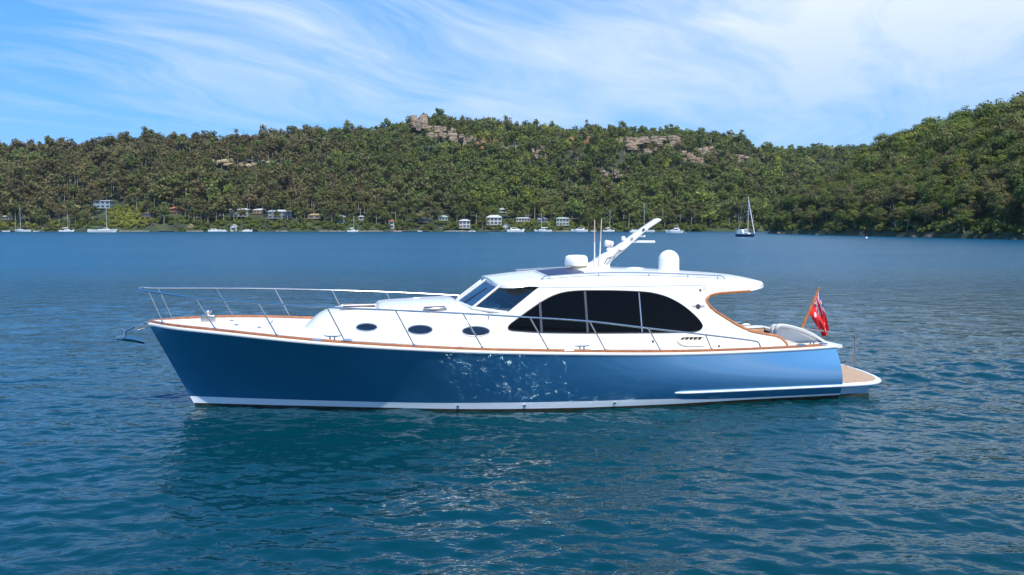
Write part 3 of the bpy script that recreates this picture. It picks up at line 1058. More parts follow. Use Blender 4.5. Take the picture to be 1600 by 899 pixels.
def ensign_colour(a, b):
    """a: down the hoist, b: along the fly; 0 white 1 blue 2 red"""
    if b < .025: return 0
    if a < .5 and b < .5:
        u, w = b / .5, a / .5
        if abs(u - .5) < .045 or abs(w - .5) < .08: return 2
        if abs(u - .5) < .08 or abs(w - .5) < .13: return 0
        dgn = min(abs(u - w), abs(u - (1 - w)))
        if dgn < .03: return 2
        if dgn < .085: return 0
        return 1
    for sa, sb, r in [(.75, .25, .13), (.22, .75, .06), (.83, .75, .06), (.45, .63, .06), (.40, .87, .06)]:
        dx, dy = (b - sb) * 1.9, a - sa
        ang = math.atan2(dy, dx)
        if math.hypot(dx, dy) < r * (.68 + .32 * math.cos(7 * ang)): return 0
    return 2


NA, NB = 40, 60
mb = MB()
vs, fs, ms = [], [], []
h0 = Vector(lerp3(s1, s0, .04))
h1 = Vector(lerp3(s1, s0, .56))
for i in range(NA + 1):
    a = i / NA
    for j in range(NB + 1):
        b = j / NB
        p = h0 + (h1 - h0) * a
        drop = Vector((-.28 - .10 * (1 - a) - .05 * math.sin(3 * b), 0, -1.10 + .45 * a))
        fold = .05 * math.sin(9 * a + 3.2 * b) * min(1, b * 3) + .03 * math.sin(17 * a - 4 * b) * b
        squeeze = (a - .5) * (-.10) * b ** .8
        p = p + drop * b + Vector((squeeze - .10 * a * b, fold, 0))
        vs.append(p)
for i in range(NA):
    for j in range(NB):
        fs.append((i * (NB + 1) + j, i * (NB + 1) + j + 1, (i + 1) * (NB + 1) + j + 1, (i + 1) * (NB + 1) + j))
        ms.append(ensign_colour((i + .5) / NA, (j + .5) / NB))
mb.v, mb.f, mb.mi = [tuple(v_) for v_ in vs], fs, ms
fl = mb.build('ensign_flag', [M['white'], M['blue'], M['red']], staff, angle=180)

# ------------------------------------------------------------------ water
def water_material():
    m = bpy.data.materials.new('bay_water')
    m.use_nodes = True
    q = NG(m.node_tree)
    t = q.n('ShaderNodeTexCoord')
    big = q.noise(t.outputs['Object'], 0.05, 3.0)
    mp = q.n('ShaderNodeMapping', None, Vector=t.outputs['Object'], Rotation=(0, 0, .25), Scale=(.55, 1.0, 1.0)).outputs[0]
    r1 = q.noise(mp, 5.5, 3.0, 0.5, 0.2)
    r2 = q.noise(mp, 1.1, 4.0, 0.55, 0.3)
    hgt = q.math('ADD', q.math('MULTIPLY', r1, 0.075), q.math('MULTIPLY', r2, 0.42))
    gust = q.noise(q.n('ShaderNodeMapping', None, Vector=t.outputs['Object'], Scale=(.02, .05, 1)).outputs[0], 1.0, 4.0)
    so = q.n('ShaderNodeSeparateXYZ', None, Vector=t.outputs['Object'])
    lee = q.n('ShaderNodeMapRange', {'interpolation_type': 'SMOOTHSTEP'}, Value=so.outputs[1])   # sheltered round the yacht, wind-ruffled further out
    for k_, v_ in (('From Min', 16.0), ('From Max', 95.0), ('To Min', 0.0), ('To Max', 1.0)):
        lee.inputs[k_].default_value = v_
    st = q.math('MULTIPLY', q.ramp(gust, [(0.35, 0.65), (0.65, 1.0)]), q.math('MULTIPLY_ADD', lee.outputs[0], .64, .36))
    rg_ = q.math('MULTIPLY_ADD', lee.outputs[0], .21, .05)
    c = q.mix(lee.outputs[0], q.ramp(big, [(0.3, (0.0003, 0.028, 0.036)), (0.7, (0.0004, 0.034, 0.045))]), (0.0004, 0.062, 0.115))   # teal round the yacht; blue painted in further out for the sky's reflection
    b = q.n('ShaderNodeBump', None, Strength=st, Distance=1.0, Height=hgt)
    p = q.n('ShaderNodeBsdfPrincipled', None, Base_Color=c, Roughness=rg_, IOR=1.333, Normal=b.outputs[0])
    p.inputs['Specular Tint'].default_value = (.52, .90, 1.0, 1)
    q.n('ShaderNodeOutputMaterial', None, Surface=p.outputs[0])
    return m


def graded(lo, hi, f0, f1, step, grow, cap):
    mid = list(np.arange(f0, f1 + 1e-6, step))
    a, s = [], step
    x = mid[-1]
    while x < hi:
        s = min(s * grow, cap)
        x += s
        a.append(x)
    b, s = [], step
    x = mid[0]
    while x > lo:
        s = min(s * grow, cap)
        x -= s
        b.append(x)
    return np.array(b[::-1] + mid + a)


wx = graded(-2000, 2000, -12, 15, .075, 1.022, 90)
wy = graded(-150, 1500, 9.2, 24, .055, 1.018, 40)
GX, GY = np.meshgrid(wx, wy)
SXp = np.gradient(wx)[None, :] * np.ones_like(GY)
SYp = np.gradient(wy)[:, None] * np.ones_like(GX)
rng = np.random.default_rng(5)
Z = np.zeros_like(GX)
DX, DY = np.zeros_like(GX), np.zeros_like(GX)
for i in range(90):
    lam = 0.22 * (2.8 / 0.22) ** (rng.random() ** 1.5)
    th = math.radians(80) + rng.normal(0, .55)      # waves run roughly towards / away from the viewer
    k = 2 * math.pi / lam
    amp = 0.0112 * lam ** 0.6 / math.sqrt(90) * 2.3
    kx, ky = k * math.cos(th), k * math.sin(th)
    w = np.clip((lam / np.maximum(SXp * max(abs(math.cos(th)), .25), SYp * max(abs(math.sin(th)), .25)) - 2.2) / 2.0, 0, 1)
    ph = kx * GX + ky * GY + rng.random() * 6.28
    Z += w * amp * np.sin(ph)
    DX += -w * amp * .6 * math.cos(th) * np.cos(ph) * -1
    DY += -w * amp * .6 * math.sin(th) * np.cos(ph) * -1
# slow patches of calmer and rougher water
env = 0.85 + 0.35 * np.sin(.11 * GX + .05 * GY + 1.0) * np.sin(.17 * GY - .06 * GX)
Z *= env
# yacht's own waves: low bow wave and stern wash trailing off its quarters
bx = -(GX - BX0) * _c - (GY - BY0) * _s
by = (GX - BX0) * _s - (GY - BY0) * _c
near = (np.abs(bx) < 60) & (np.abs(by) < 40)
wash = np.zeros_like(Z)
for sg in (1, -1):
    for (x0, slope, lamw, amp, fade) in [(14.4, .33, 1.9, .030, 14.0), (3.5, .30, 2.3, .055, 14.0)]:
        d = sg * by - (0.3 if x0 > 10 else 2.2) - slope * (x0 - bx)
        along = np.clip((x0 - bx) / 2.5, 0, 1) * np.exp(-np.clip(x0 - bx, 0, None) / fade)
        wash += amp * along * np.exp(-(d / 1.25) ** 2) * np.cos(2 * math.pi * d / lamw)
# short chop thrown back by the hull's sides
for i in range(16):
    lam = .45 + .9 * rng.random()
    th = rng.uniform(-.9, .9)
    k = 2 * math.pi / lam
    band = np.exp(-((np.abs(by) - 3.4) / 2.6) ** 2) * np.clip((14.5 - bx) / 2, 0, 1) * np.clip((bx + 2) / 3, 0, 1)
    wash += band * .0042 * lam * np.sin(k * (np.abs(by) * math.cos(th) + bx * math.sin(th)) + rng.random() * 6.28)
aft = np.clip((-1.0 - bx) / 2.0, 0, 1) * np.exp(-np.clip(-bx, 0, None) / 22.0) * np.exp(-(by / 2.6) ** 2)
wash += aft * .05 * (np.sin(3.1 * bx + 1.7 * by) + .7 * np.sin(5.3 * by - 2.2 * bx + 1) + .5 * np.sin(7.0 * bx + 6.1 * by))
Z += np.where(near, wash, 0)
PX, PY = GX + DX, GY + DY
ny, nx = Z.shape
co = np.stack([PX, PY, Z], -1).reshape(-1, 3).astype(np.float32)
idx = np.arange(nx * ny).reshape(ny, nx)
quads = np.stack([idx[:-1, :-1], idx[:-1, 1:], idx[1:, 1:], idx[1:, :-1]], -1).reshape(-1, 4).astype(np.int32)


def np_mesh(name, co, faces, mats, mi=None, smooth=False):
    k = faces.shape[1]
    me = bpy.data.meshes.new(name)
    me.vertices.add(len(co))
    me.vertices.foreach_set('co', np.ascontiguousarray(co, np.float32).ravel())
    me.loops.add(faces.size)
    me.loops.foreach_set('vertex_index', np.ascontiguousarray(faces, np.int32).ravel())
    me.polygons.add(len(faces))
    me.polygons.foreach_set('loop_start', np.arange(0, faces.size, k, dtype=np.int32))
    for mt in mats:
        me.materials.append(mt)
    if mi is not None:
        me.polygons.foreach_set('material_index', np.ascontiguousarray(mi, np.int32))
    me.polygons.foreach_set('use_smooth', np.full(len(faces), smooth, bool))
    me.update(calc_edges=True)
    return me


def link(name, me, parent=None):
    o = bpy.data.objects.new(name, me)
    COL.objects.link(o)
    if parent:
        o.parent = parent
    return o


water = link('water', np_mesh('water', co, quads, [water_material()], smooth=True))
tag(water, kind='structure', label='rippled teal bay water')

# ------------------------------------------------------------------ land
def sm(a, b, x):
    t = np.clip((x - a) / (b - a), 0, 1)
    return t * t * (3 - 2 * t)


def vnoise(x, y, seed=0):
    """smooth value noise, numpy"""
    xi, yi = np.floor(x).astype(np.int64), np.floor(y).astype(np.int64)
    xf, yf = x - xi, y - yi
    xf, yf = xf * xf * (3 - 2 * xf), yf * yf * (3 - 2 * yf)

    def hsh(a, b):
        n = (a * 374761393 + b * 668265263 + seed * 974711) & 0x7fffffff
        n = ((n ^ (n >> 13)) * 1274126177) & 0x7fffffff
        return ((n ^ (n >> 16)) & 0xffff) / 65535.0
    return (hsh(xi, yi) * (1 - xf) + hsh(xi + 1, yi) * xf) * (1 - yf) + (hsh(xi, yi + 1) * (1 - xf) + hsh(xi + 1, yi + 1) * xf) * yf


# main ridge: (photo column, distance, skyline row)
RIDGE = [(-700, 800, 245), (-300, 800, 236), (0, 800, 230), (100, 805, 226), (200, 820, 217), (300, 835, 214), (400, 850, 208), (500, 880, 201), (590, 900, 193), (640, 930, 183), (690, 930, 184.5), (740, 930, 191.5), (840, 945, 193.5), (960, 950, 194.5), (1040, 950, 198), (1100, 960, 209), (1150, 985, 223), (1190, 1060, 234), (1250, 1240, 235), (1320, 1300, 230), (1400, 1300, 225), (1600, 1300, 216), (2200, 1300, 222)]
R_u = np.array([(p - 800) / FPX for p, _, _ in RIDGE])
R_Y = np.array([y for _, y, _ in RIDGE], float)
R_H = np.array([EYE + (HORIZON - r) / FPX * y - 16.5 for _, y, r in RIDGE])
S_u = np.array([(p - 800) / FPX for p in (-700, 0, 400, 800, 1100, 1200, 1300, 1500, 2200)])
S_Y = np.array([590, 606, 612, 610, 612, 622, 690, 720, 720], float)


def hill_h(X, Y):
    u = X / np.maximum(Y, 1)
    yr, hr, ys = np.interp(u, R_u, R_Y), np.interp(u, R_u, R_H), np.interp(u, S_u, S_Y)
    ys = ys + 5 * (vnoise(X / 26.0, X * 0 + 3.3, 4) - .5)
    t = (Y - ys) / (yr - ys)
    far = sm(1080, 1200, u * FPX + 800)
    prof = np.where(t < 1, np.clip(t, 0, 1) ** (0.92 - .1 * far), 1 - 0.25 * np.clip(t - 1, 0, 2))
    n = (vnoise(X / 70.0, Y / 70.0, 1) - .5) * 26 + (vnoise(X / 28.0, Y / 28.0, 2) - .5) * 6
    h = prof * hr + n * np.clip(t * 3, 0, 1) * np.clip((1.15 - t) * 3, 0.25, 1)
    # sandstone benches under the crest
    bench = sm(.62, .66, t) * 4 - sm(.70, .86, t) * 4
    h = h + bench * sm(600, 660, u * FPX + 800) * (1 - sm(1120, 1180, u * FPX + 800))
    return np.where(t < 0, -1.5 + np.clip(t * 30, -1, 0) * 2, h + 0.5 + 1.4 * np.clip(t * 40, 0, 1))


def shore_x(Y):
    return np.interp(Y, [-200, 150, 240, 330, 400, 452, 480, 520, 560], [175, 155, 148.5, 145, 143, 141, 150, 190, 260]) + 3.0 * (vnoise(Y / 14.0, Y * 0 + 1.7, 9) - .5)


def head_h(X, Y):
    d = X - shore_x(Y)
    top = np.interp(d, [0, 20, 40, 56, 68, 82, 110, 200, 400], [1.5, 15.5, 29.5, 39, 47, 54, 62, 70, 74])
    fall = np.interp(Y, [-300, 150, 240, 300, 420, 470, 520, 560], [.80, .87, .89, .88, .86, .82, .5, .15])
    n = (vnoise(X / 30.0, Y / 30.0, 6) - .5) * 6 * np.clip(d / 20, 0, 1)
    return np.where(d < 0, -1.5 + np.clip(d, -4, 0), top * fall + n)


def land_material(name, c1, c2, c3):
    m = bpy.data.materials.new(name)
    m.use_nodes = True
    q = NG(m.node_tree)
    t = q.n('ShaderNodeTexCoord')
    n = q.noise(t.outputs['Object'], .06, 8.0, .65)
    c = q.ramp(n, [(.35, c1), (.55, c2), (.75, c3)])
    p = q.n('ShaderNodeBsdfPrincipled', None, Base_Color=c, Roughness=.9)
    q.n('ShaderNodeOutputMaterial', None, Surface=p.outputs[0])
    return m


M['land'] = land_material('leaf_litter_soil', (.018, .026, .009), (.035, .05, .016), (.075, .075, .03))
us = np.linspace(-.98, 1.0, 300)
q_ = np.concatenate([np.linspace(-.08, 0, 5)[:-1], np.linspace(0, .12, 14)[:-1], np.linspace(.12, 1.0, 40), np.linspace(1.05, 2.0, 8)])
U, Q = np.meshgrid(us, q_)
ysu, yru = np.interp(U, S_u, S_Y), np.interp(U, R_u, R_Y)
Yg = ysu + Q * (yru - ysu)
Xg = U * Yg
Zg = hill_h(Xg, Yg)


def grid_faces(ny, nx):
    i = np.arange(nx * ny).reshape(ny, nx)
    return np.stack([i[:-1, :-1], i[:-1, 1:], i[1:, 1:], i[1:, :-1]], -1).reshape(-1, 4)


far_hill = link('hills', np_mesh('hills', np.stack([Xg, Yg, Zg], -1).reshape(-1, 3), grid_faces(*Zg.shape), [M['land']], smooth=True))
tag(far_hill, 'wooded ridge across the bay', kind='structure')
ys_ = np.linspace(60, 560, 130)
ds_ = np.concatenate([np.linspace(-6, 6, 9), np.linspace(9, 100, 26), np.linspace(110, 400, 12)])
YY, DD = np.meshgrid(ys_, ds_, indexing='ij')
XX = shore_x(YY) + DD
headland = link('headland', np_mesh('headland', np.stack([XX, YY, head_h(XX, YY)], -1).reshape(-1, 3), grid_faces(*XX.shape), [M['land']], smooth=True))
tag(headland, 'steep headland on the right of the bay', kind='structure')

# ------------------------------------------------------------------ foliage
def leaf_material(name):
    m = bpy.data.materials.new(name)
    m.use_nodes = True
    q = NG(m.node_tree)
    a = q.n('ShaderNodeAttribute', {'attribute_name': 'tint'})
    oi = q.n('ShaderNodeObjectInfo')
    v = q.math('ADD', a.outputs['Fac'], q.math('MULTIPLY_ADD', oi.outputs['Random'], .24, -.12), clamp=True)
    c = q.ramp(v, [(0.0, (.125, .092, .042)), (.22, (.165, .140, .058)), (.42, (.138, .145, .046)), (.60, (.118, .158, .036)), (.78, (.175, .205, .040)), (1.0, (.34, .33, .06))])
    b = q.n('ShaderNodeAttribute', {'attribute_name': 'leafval'})
    c = q.mix(1.0, c, b.outputs['Color'], 'MULTIPLY')
    d = q.n('ShaderNodeBsdfPrincipled', None, Base_Color=c, Roughness=.62)
    d.inputs['Specular IOR Level'].default_value = .12
    tr = q.n('ShaderNodeBsdfTranslucent', None, Color=c)
    mx = q.n('ShaderNodeMixShader', None, _0=.28, _1=d.outputs[0], _2=tr.outputs[0])
    q.n('ShaderNodeOutputMaterial', None, Surface=mx.outputs[0])
    return m


M['leaf'] = leaf_material('eucalypt_leaves')
M['bark'] = material('pale_bark', (.30, .26, .21), .8, var=.35, scale=1.2)


def crown_arrays(rng, H, R, base, nclump, nleaf, leaf, flat=.62, spread=1.0):
    """leaf triangles gathered in clumps through a crown; returns (n,3,3) and per-leaf value"""
    tris, val = [], []
    per = max(4, nleaf // nclump)
    for k in range(nclump):
        for _ in range(30):
            p = rng.normal(0, 1, 3)
            p /= np.linalg.norm(p)
            rr = rng.random() ** .45
            p = p * rr
            if p[2] > -.55: break
        hc = (H - base) * .5
        c = np.array([p[0] * R * .78 * spread, p[1] * R * .78 * spread, base + hc + p[2] * hc * .82])
        rc = R * rng.uniform(.32, .52)
        q = rng.normal(0, 1, (per, 3))
        q /= np.linalg.norm(q, axis=1)[:, None]
        rad = rng.random(per)[:, None] ** .35
        P = c + q * rad * rc * np.array([1, 1, flat])
        n = q * np.array([1, 1, 1.3]) + rng.normal(0, .28, (per, 3)) + np.array([0, -.05, .4])
        n /= np.linalg.norm(n, axis=1)[:, None]
        a = np.cross(n, rng.normal(0, 1, (per, 3)))
        a /= np.linalg.norm(a, axis=1)[:, None]
        b = np.cross(n, a)
        s = leaf * rng.uniform(.6, 1.4, (per, 1))
        tris.append(np.stack([P - a * s * .6, P + a * s * .6, P + b * s * 1.1 + n * s * .1], 1))
        val.append(np.full(per, rng.uniform(.84, 1.14)) * rng.uniform(.93, 1.07, per))
    return np.concatenate(tris), np.concatenate(val)


def leaf_mesh(name, tris, tint, val, mat):
    n = len(tris)
    me = np_mesh(name, tris.reshape(-1, 3), np.arange(3 * n).reshape(n, 3), [mat])
    a = me.attributes.new('tint', 'FLOAT', 'FACE')
    a.data.foreach_set('value', np.ascontiguousarray(tint, np.float32))
    c = me.attributes.new('leafval', 'FLOAT_COLOR', 'FACE')
    v = np.stack([val, val, val, np.ones(n)], 1).astype(np.float32)
    c.data.foreach_set('color', v.ravel())
    return me


def trunk_mb(rng, H, R, base, r0, nl=5, lean=.05):
    mb = MB()
    lx, ly = rng.normal(0, lean, 2) * H
    pts = [(lx * t * t, ly * t * t, -1.5 + (base + (H - base) * .45 + 1.5) * t) for t in (0, .25, .5, .75, 1)]
    mb.tube(pts, [r0 * 1.25, r0, r0 * .8, r0 * .6, r0 * .32], 7)
    for k in range(nl):
        t = rng.uniform(.55, .98)
        o = np.array([lx * t * t, ly * t * t, -1.5 + (base + (H - base) * .45 + 1.5) * t])
        az = rng.uniform(0, 6.28)
        L = R * rng.uniform(.6, .95)
        e = o + np.array([math.cos(az) * L, math.sin(az) * L, rng.uniform(.3, .6) * (H - base) * .5])
        mid = (o + e) / 2 + np.array([0, 0, -.05 * L])
        mb.tube([o, mid, e], [r0 * .45, r0 * .32, r0 * .12], 5)
    return mb


def tree_kind(name, seed, H, R, base, nclump, nleaf, leaf, tint, r0=.28, spread=1.0, flat=.62):
    rg = np.random.default_rng(seed)
    root = empty(name)
    tr = trunk_mb(rg, H, R, base, r0).build('trunk', M['bark'], root)
    T, v = crown_arrays(rg, H, R, base, nclump, nleaf, leaf, flat, spread)
    tt = tint + rg.normal(0, .035, len(T))
    link('crown', leaf_mesh('crown', T, tt, v, M['leaf']), root)
    return root


rt = np.random.default_rng(11)
random.seed(4)
HEAD_KINDS = [  # tint per kind
    ('gum_tree', 'olive rounded gum tree on the steep right-hand headland', .40, 12.5, 4.6, 3.6),
    ('gum_tree', 'light green gum tree on the steep right-hand headland', .70, 12.0, 4.4, 3.4),
    ('gum_tree', 'mid green gum tree on the steep right-hand headland', .60, 13.5, 4.9, 3.8),
    ('gum_tree', 'grey-brown open-crowned gum tree on the steep right-hand headland', .30, 13.0, 4.4, 4.4),
    ('gum_tree', 'dark green dense gum tree on the steep right-hand headland', .50, 11.0, 4.7, 2.2),
]
protos = []
for i, (nm, lab, tint, H, R, base) in enumerate(HEAD_KINDS):
    for s in range(2):
        p = tree_kind(nm, 100 + i * 7 + s, H * (1 + .1 * s), R, base, 26 if i != 3 else 20, 3000 if i != 3 else 1900, .40, tint, spread=1.05)
        tag(p, lab, 'tree', 'gum trees on the headland')
        protos.append((i, p, [False]))


def plant(pool, x, y, z, sc=1.0, label=None, group=None):
    i, p, used = pool[random.randrange(len(pool))]
    o = p if not used[0] else copy_tree(p)
    used[0] = True
    o.location = (x, y, z)
    o.rotation_euler = (0, 0, random.uniform(0, 6.28))
    o.scale = (sc * random.uniform(.92, 1.1), sc * random.uniform(.92, 1.1), sc * random.uniform(.88, 1.15))
    return o


# headland trees: jittered spacing, the ones facing the bay stand as individuals
cand = []
sp = 6.1
for yy in np.arange(215, 520, sp):
    for dd in np.arange(1.2, 120, sp):
        y = yy + rt.uniform(-.45, .45) * sp
        d = dd + rt.uniform(-.4, .4) * sp
        x = float(shore_x(np.array(y))) + d
        if x > .66 * y or d < .6: continue
        cand.append((d, x, y))
cand.sort(key=lambda c: c[0] + (0 if c[2] < 470 else 40))
NHEAD = 205
extra_forest = []
for k, (d, x, y) in enumerate(cand):
    z = float(head_h(np.array(x), np.array(y)))
    if d < 75 and k < NHEAD:
        plant(protos, x, y, z - .3, (0.72 if d < 7 else 1.0))
    elif d < 110:
        extra_forest.append((x, y, z, rt.choice([.42, .6, .75, .3, .5])))

# ------------------------------------------------------------------ far shore: houses, jetties, boats (placed first so that the wood leaves them room)
def shore_Y(px): return float(np.interp((px - 800) / FPX, S_u, S_Y))


CLEAR = []     # (px0, px1, row_top): no trees in front of these
M['w_white'] = material('painted_weatherboard', (.42, .42, .40), .7, var=.08, scale=.8)
M['w_grey'] = material('grey_weatherboard', (.16, .18, .19), .7, var=.15, scale=.8)
M['w_green'] = material('pale_green_weatherboard', (.30, .36, .30), .7, var=.1, scale=.8)
M['w_dark'] = material('stained_timber', (.045, .035, .028), .8, var=.3, scale=.8)
M['w_tan'] = material('tan_timber', (.30, .19, .10), .8, var=.2, scale=.8)
M['w_blue'] = material('blue_grey_cladding', (.22, .32, .38), .6, var=.1, scale=.8)
M['r_iron'] = material('pale_iron_roof', (.50, .52, .52), .5, var=.08, scale=.5)
M['r_brown'] = material('brown_shingle_roof', (.09, .06, .045), .8, var=.25, scale=.5)
M['r_thatch'] = material('straw_coloured_roof', (.30, .24, .11), .85, var=.2, scale=.5)
M['r_terra'] = material('terracotta_roof', (.32, .13, .07), .8, var=.2, scale=.5)
M['r_green'] = material('pale_green_roof', (.36, .42, .38), .6, var=.1, scale=.5)
M['pane'] = material('house_glass', (.03, .045, .06), .08, var=.3)
M['jetty'] = material('weathered_planks', (.24, .21, .18), .85, var=.3, scale=1.5)
M['stone'] = material('sandstone_blocks', (.26, .22, .16), .85, var=.4, scale=.5, bump=.4, bscale=2)
M['cloth_teal'] = material('teal_awning', (.06, .20, .22), .7, var=.1)
M['cloth_navy'] = material('navy_boat_cover', (.025, .035, .07), .7, var=.2)
M['hullwhite'] = material('white_boat_hull', (.72, .72, .70), .3, var=.03)
M['hullblue'] = material('dark_blue_boat_hull', (.02, .035, .09), .25, var=.1)
M['spar'] = material('aluminium_spar', (.60, .60, .58), .4, .3, var=.05)
M['orange'] = material('orange_render', (.50, .22, .13), .8, var=.15, scale=.6)


def house(label, px, row_base, w, depth, storey, wall, roof, pitch=.35, storeys=1, back=0, deck=True, gable=False, windows=3, name='house', cat='house', roof_over=.5):
    """w in photo columns; stands where its base row meets the slope"""
    Y = shore_Y(px) + 3.0
    while back > 6 and Y < shore_Y(px) + 330 and float(hill_h(np.array((px - 800) / FPX * Y), np.array(Y))) < EYE + (HORIZON - row_base) / FPX * Y - .3:
        Y += .5
    X = (px - 800) / FPX * Y
    z = max(EYE + (HORIZON - row_base) / FPX * Y, .9)
    W = w * .9 / FPX * Y
    D = depth
    Hh = storey * storeys
    root = tag(empty(name, (X, Y, z)), label, cat)
    MB().box((0, D / 2, Hh / 2 - .8), (W, D, Hh + 1.6)).build('wall', wall, root, smooth=False)
    e = roof_over
    ph = pitch * (W if gable else D) / 2
    mb = MB()
    if gable:
        o = [(-W / 2 - e, Hh - .1), (0, Hh + ph), (W / 2 + e, Hh - .1), (W / 2 + e, Hh + .1), (0, Hh + ph + .22), (-W / 2 - e, Hh + .1)]
        mb.prism(o, -e, D + e)
        mb.add([(-W / 2, -.01, Hh - .1), (W / 2, -.01, Hh - .1), (0, -.01, Hh + ph - .05)], [(0, 1, 2)])
    else:
        mb.add([(-W / 2 - e, -e, Hh), (W / 2 + e, -e, Hh), (W / 2 + e, D + e, Hh), (-W / 2 - e, D + e, Hh), (-W / 2 + D * .3, D / 2, Hh + ph), (W / 2 - D * .3, D / 2, Hh + ph),
                (-W / 2 - e, -e, Hh - .2), (W / 2 + e, -e, Hh - .2), (W / 2 + e, D + e, Hh - .2), (-W / 2 - e, D + e, Hh - .2)],
               [(0, 1, 5, 4), (1, 2, 5), (2, 3, 4, 5), (3, 0, 4), (0, 6, 7, 1), (1, 7, 8, 2), (2, 8, 9, 3), (3, 9, 6, 0), (6, 9, 8, 7)])
    mb.build('roof', roof, root, smooth=False)
    for s in range(storeys):
        for k in range(windows):
            x = -W / 2 + W * (k + .5) / windows
            ww = W / windows * .66
            f = MB().box((x, -.04, storey * (s + .52)), (ww + .2, .10, storey * .6)).build('window', M['w_white'] if wall is not M['w_white'] else M['w_grey'], root, smooth=False)
            MB().box((x, -.10, storey * (s + .52)), (ww, .04, storey * .52)).build('pane', M['pane'], f, smooth=False)
    if deck:
        dk = MB().box((0, -1.3, .0), (W * 1.05, 2.4, .2)).build('deck', M['jetty'], root, smooth=False)
        mb = MB()
        for k in range(9):
            mb.box((-W / 2 + W * k / 8, -2.4, .55), (.09, .09, 1.0))
        mb.box((0, -2.4, 1.05), (W * 1.02, .1, .08))
        mb.box((0, -2.4, .6), (W * 1.02, .05, .05))
        mb.build('railing', wall if wall is not M['w_dark'] else M['w_grey'], dk, smooth=False)
        for k in range(4):
            MB().box((-W / 2 + W * (k + .2) / 3.4, -2.2, -1.8), (.2, .2, 3.5)).build('post', M['w_dark'], dk, smooth=False)
    CLEAR.append((px - w * .56, px + w * .56, Y + D * .4, row_base - 1))
    return root


house('low dark timber house with a straw-coloured hipped roof on the left shore', 109, 331, 40, 9, 3.1, M['w_dark'], M['r_thatch'], .45, back=34, windows=4)
house('blue-grey glazed house with a flat pale roof on the left shore', 160, 326, 32, 8, 3.0, M['w_blue'], M['r_iron'], .1, 2, back=38, windows=4)
house('pinkish house with a terracotta roof half hidden among the trees', 275, 332, 20, 7, 2.8, M['orange'], M['r_terra'], .4, 1, back=30, windows=2)
house('grey-green two-storey house with an iron roof above the white boatshed', 374, 339, 32, 8, 2.7, M['w_green'], M['r_iron'], .3, 2, back=26, windows=4)
house('long dim grey house between tall trunks left of centre', 438, 342, 40, 8, 2.8, M['w_grey'], M['r_iron'], .3, 2, back=28, windows=5)
house('tan cottage under trees left of centre', 492, 342, 22, 7, 2.7, M['w_tan'], M['r_thatch'], .35, back=26, windows=2)
house('pale green pavilion with two storeys near the moored white sloop', 533, 350, 12, 6, 2.6, M['w_green'], M['r_green'], .5, 2, back=16, windows=2)
house('small white hut beside the pale green pavilion', 565, 344, 8, 5, 2.6, M['w_white'], M['r_iron'], .3, back=22, deck=False, windows=1)
house('narrow white building with an orange front near the sand-coloured bank', 612, 357, 9, 6, 2.6, M['w_white'], M['r_terra'], .4, 2, back=12, deck=False, windows=1)
house('white cottage with a low iron roof left of the white gabled house', 726, 357, 19, 8, 2.8, M['w_white'], M['r_iron'], .3, 2, back=14, windows=3)
house('white two-storey gabled house behind the moored launch', 772, 352, 26, 9, 2.9, M['w_white'], M['r_iron'], .4, 2, back=18, windows=4)
house('white boathouse annex with a steep gable at the water beside the gabled house', 790, 360, 11, 6, 2.6, M['w_white'], M['r_iron'], .9, back=7, deck=False, gable=True, windows=2)
house('long low white house with a wide verandah amid bright green shrubs', 817, 347, 24, 7, 2.8, M['w_white'], M['r_iron'], .22, back=26, windows=5)
house('pale green two-storey house with stacked verandahs right of centre', 879, 353, 22, 8, 2.7, M['w_green'], M['r_green'], .25, 2, back=22, windows=4)
house('small white house in the clearing high on the hillside', 393, 253, 11, 8, 3.0, M['w_white'], M['r_iron'], .35, back=150, windows=2)
for lab, px, row, w, wl, rf, st, bk in [('grey shack half hidden under trees at the far left edge', 14, 344, 16, 'w_grey', 'r_iron', 1, 20), ('brown cottage half hidden between the pinkish house and the boatshed', 232, 340, 16, 'w_dark', 'r_brown', 1, 22), ('tan house half hidden behind trunks right of the white boatshed', 405, 334, 18, 'w_tan', 'r_iron', 1, 30),
                                       ('dark timber house half hidden above the pile jetty', 662, 348, 20, 'w_dark', 'r_iron', 1, 20), ('green cottage half hidden left of the white cottage', 693, 345, 15, 'w_green', 'r_green', 1, 24), ('grey house half hidden left of the pale green two-storey house', 848, 348, 17, 'w_grey', 'r_iron', 1, 24), ('white cottage high among the trees above the gabled house', 785, 333, 13, 'w_white', 'r_green', 1, 40)]:
    house(lab, px, row, w, 7, 2.7, M[wl], M[rf], .35, st, back=bk, windows=3)
for lab, px, w, wl, rf, pt in [('brown timber boatshed with a steep dark gable at the water', 239, 13, M['w_tan'], M['r_brown'], 1.1),
                               ('small dark boatshed with a grey gable beside the moored sloops', 70, 9, M['w_grey'], M['r_brown'], 1.0),
                               ('tan boatshed with a sloping ochre roof', 298, 13, M['w_tan'], M['r_thatch'], .8),
                               ('small dark slab boathouse left of the tan boatshed', 275, 11, M['w_dark'], M['r_brown'], .5),
                               ('white boatshed with a pale gable roof by the left shore', 366, 11, M['w_white'], M['r_iron'], .9),
                               ('low grey shed behind the mangroves at centre left', 690, 14, M['w_grey'], M['r_brown'], .4)]:
    house(lab, px, 360.5, w, 6, 2.3, wl, rf, pt, back=3.5, deck=False, gable=True, windows=1, name='boatshed', cat='boatshed', roof_over=.4)

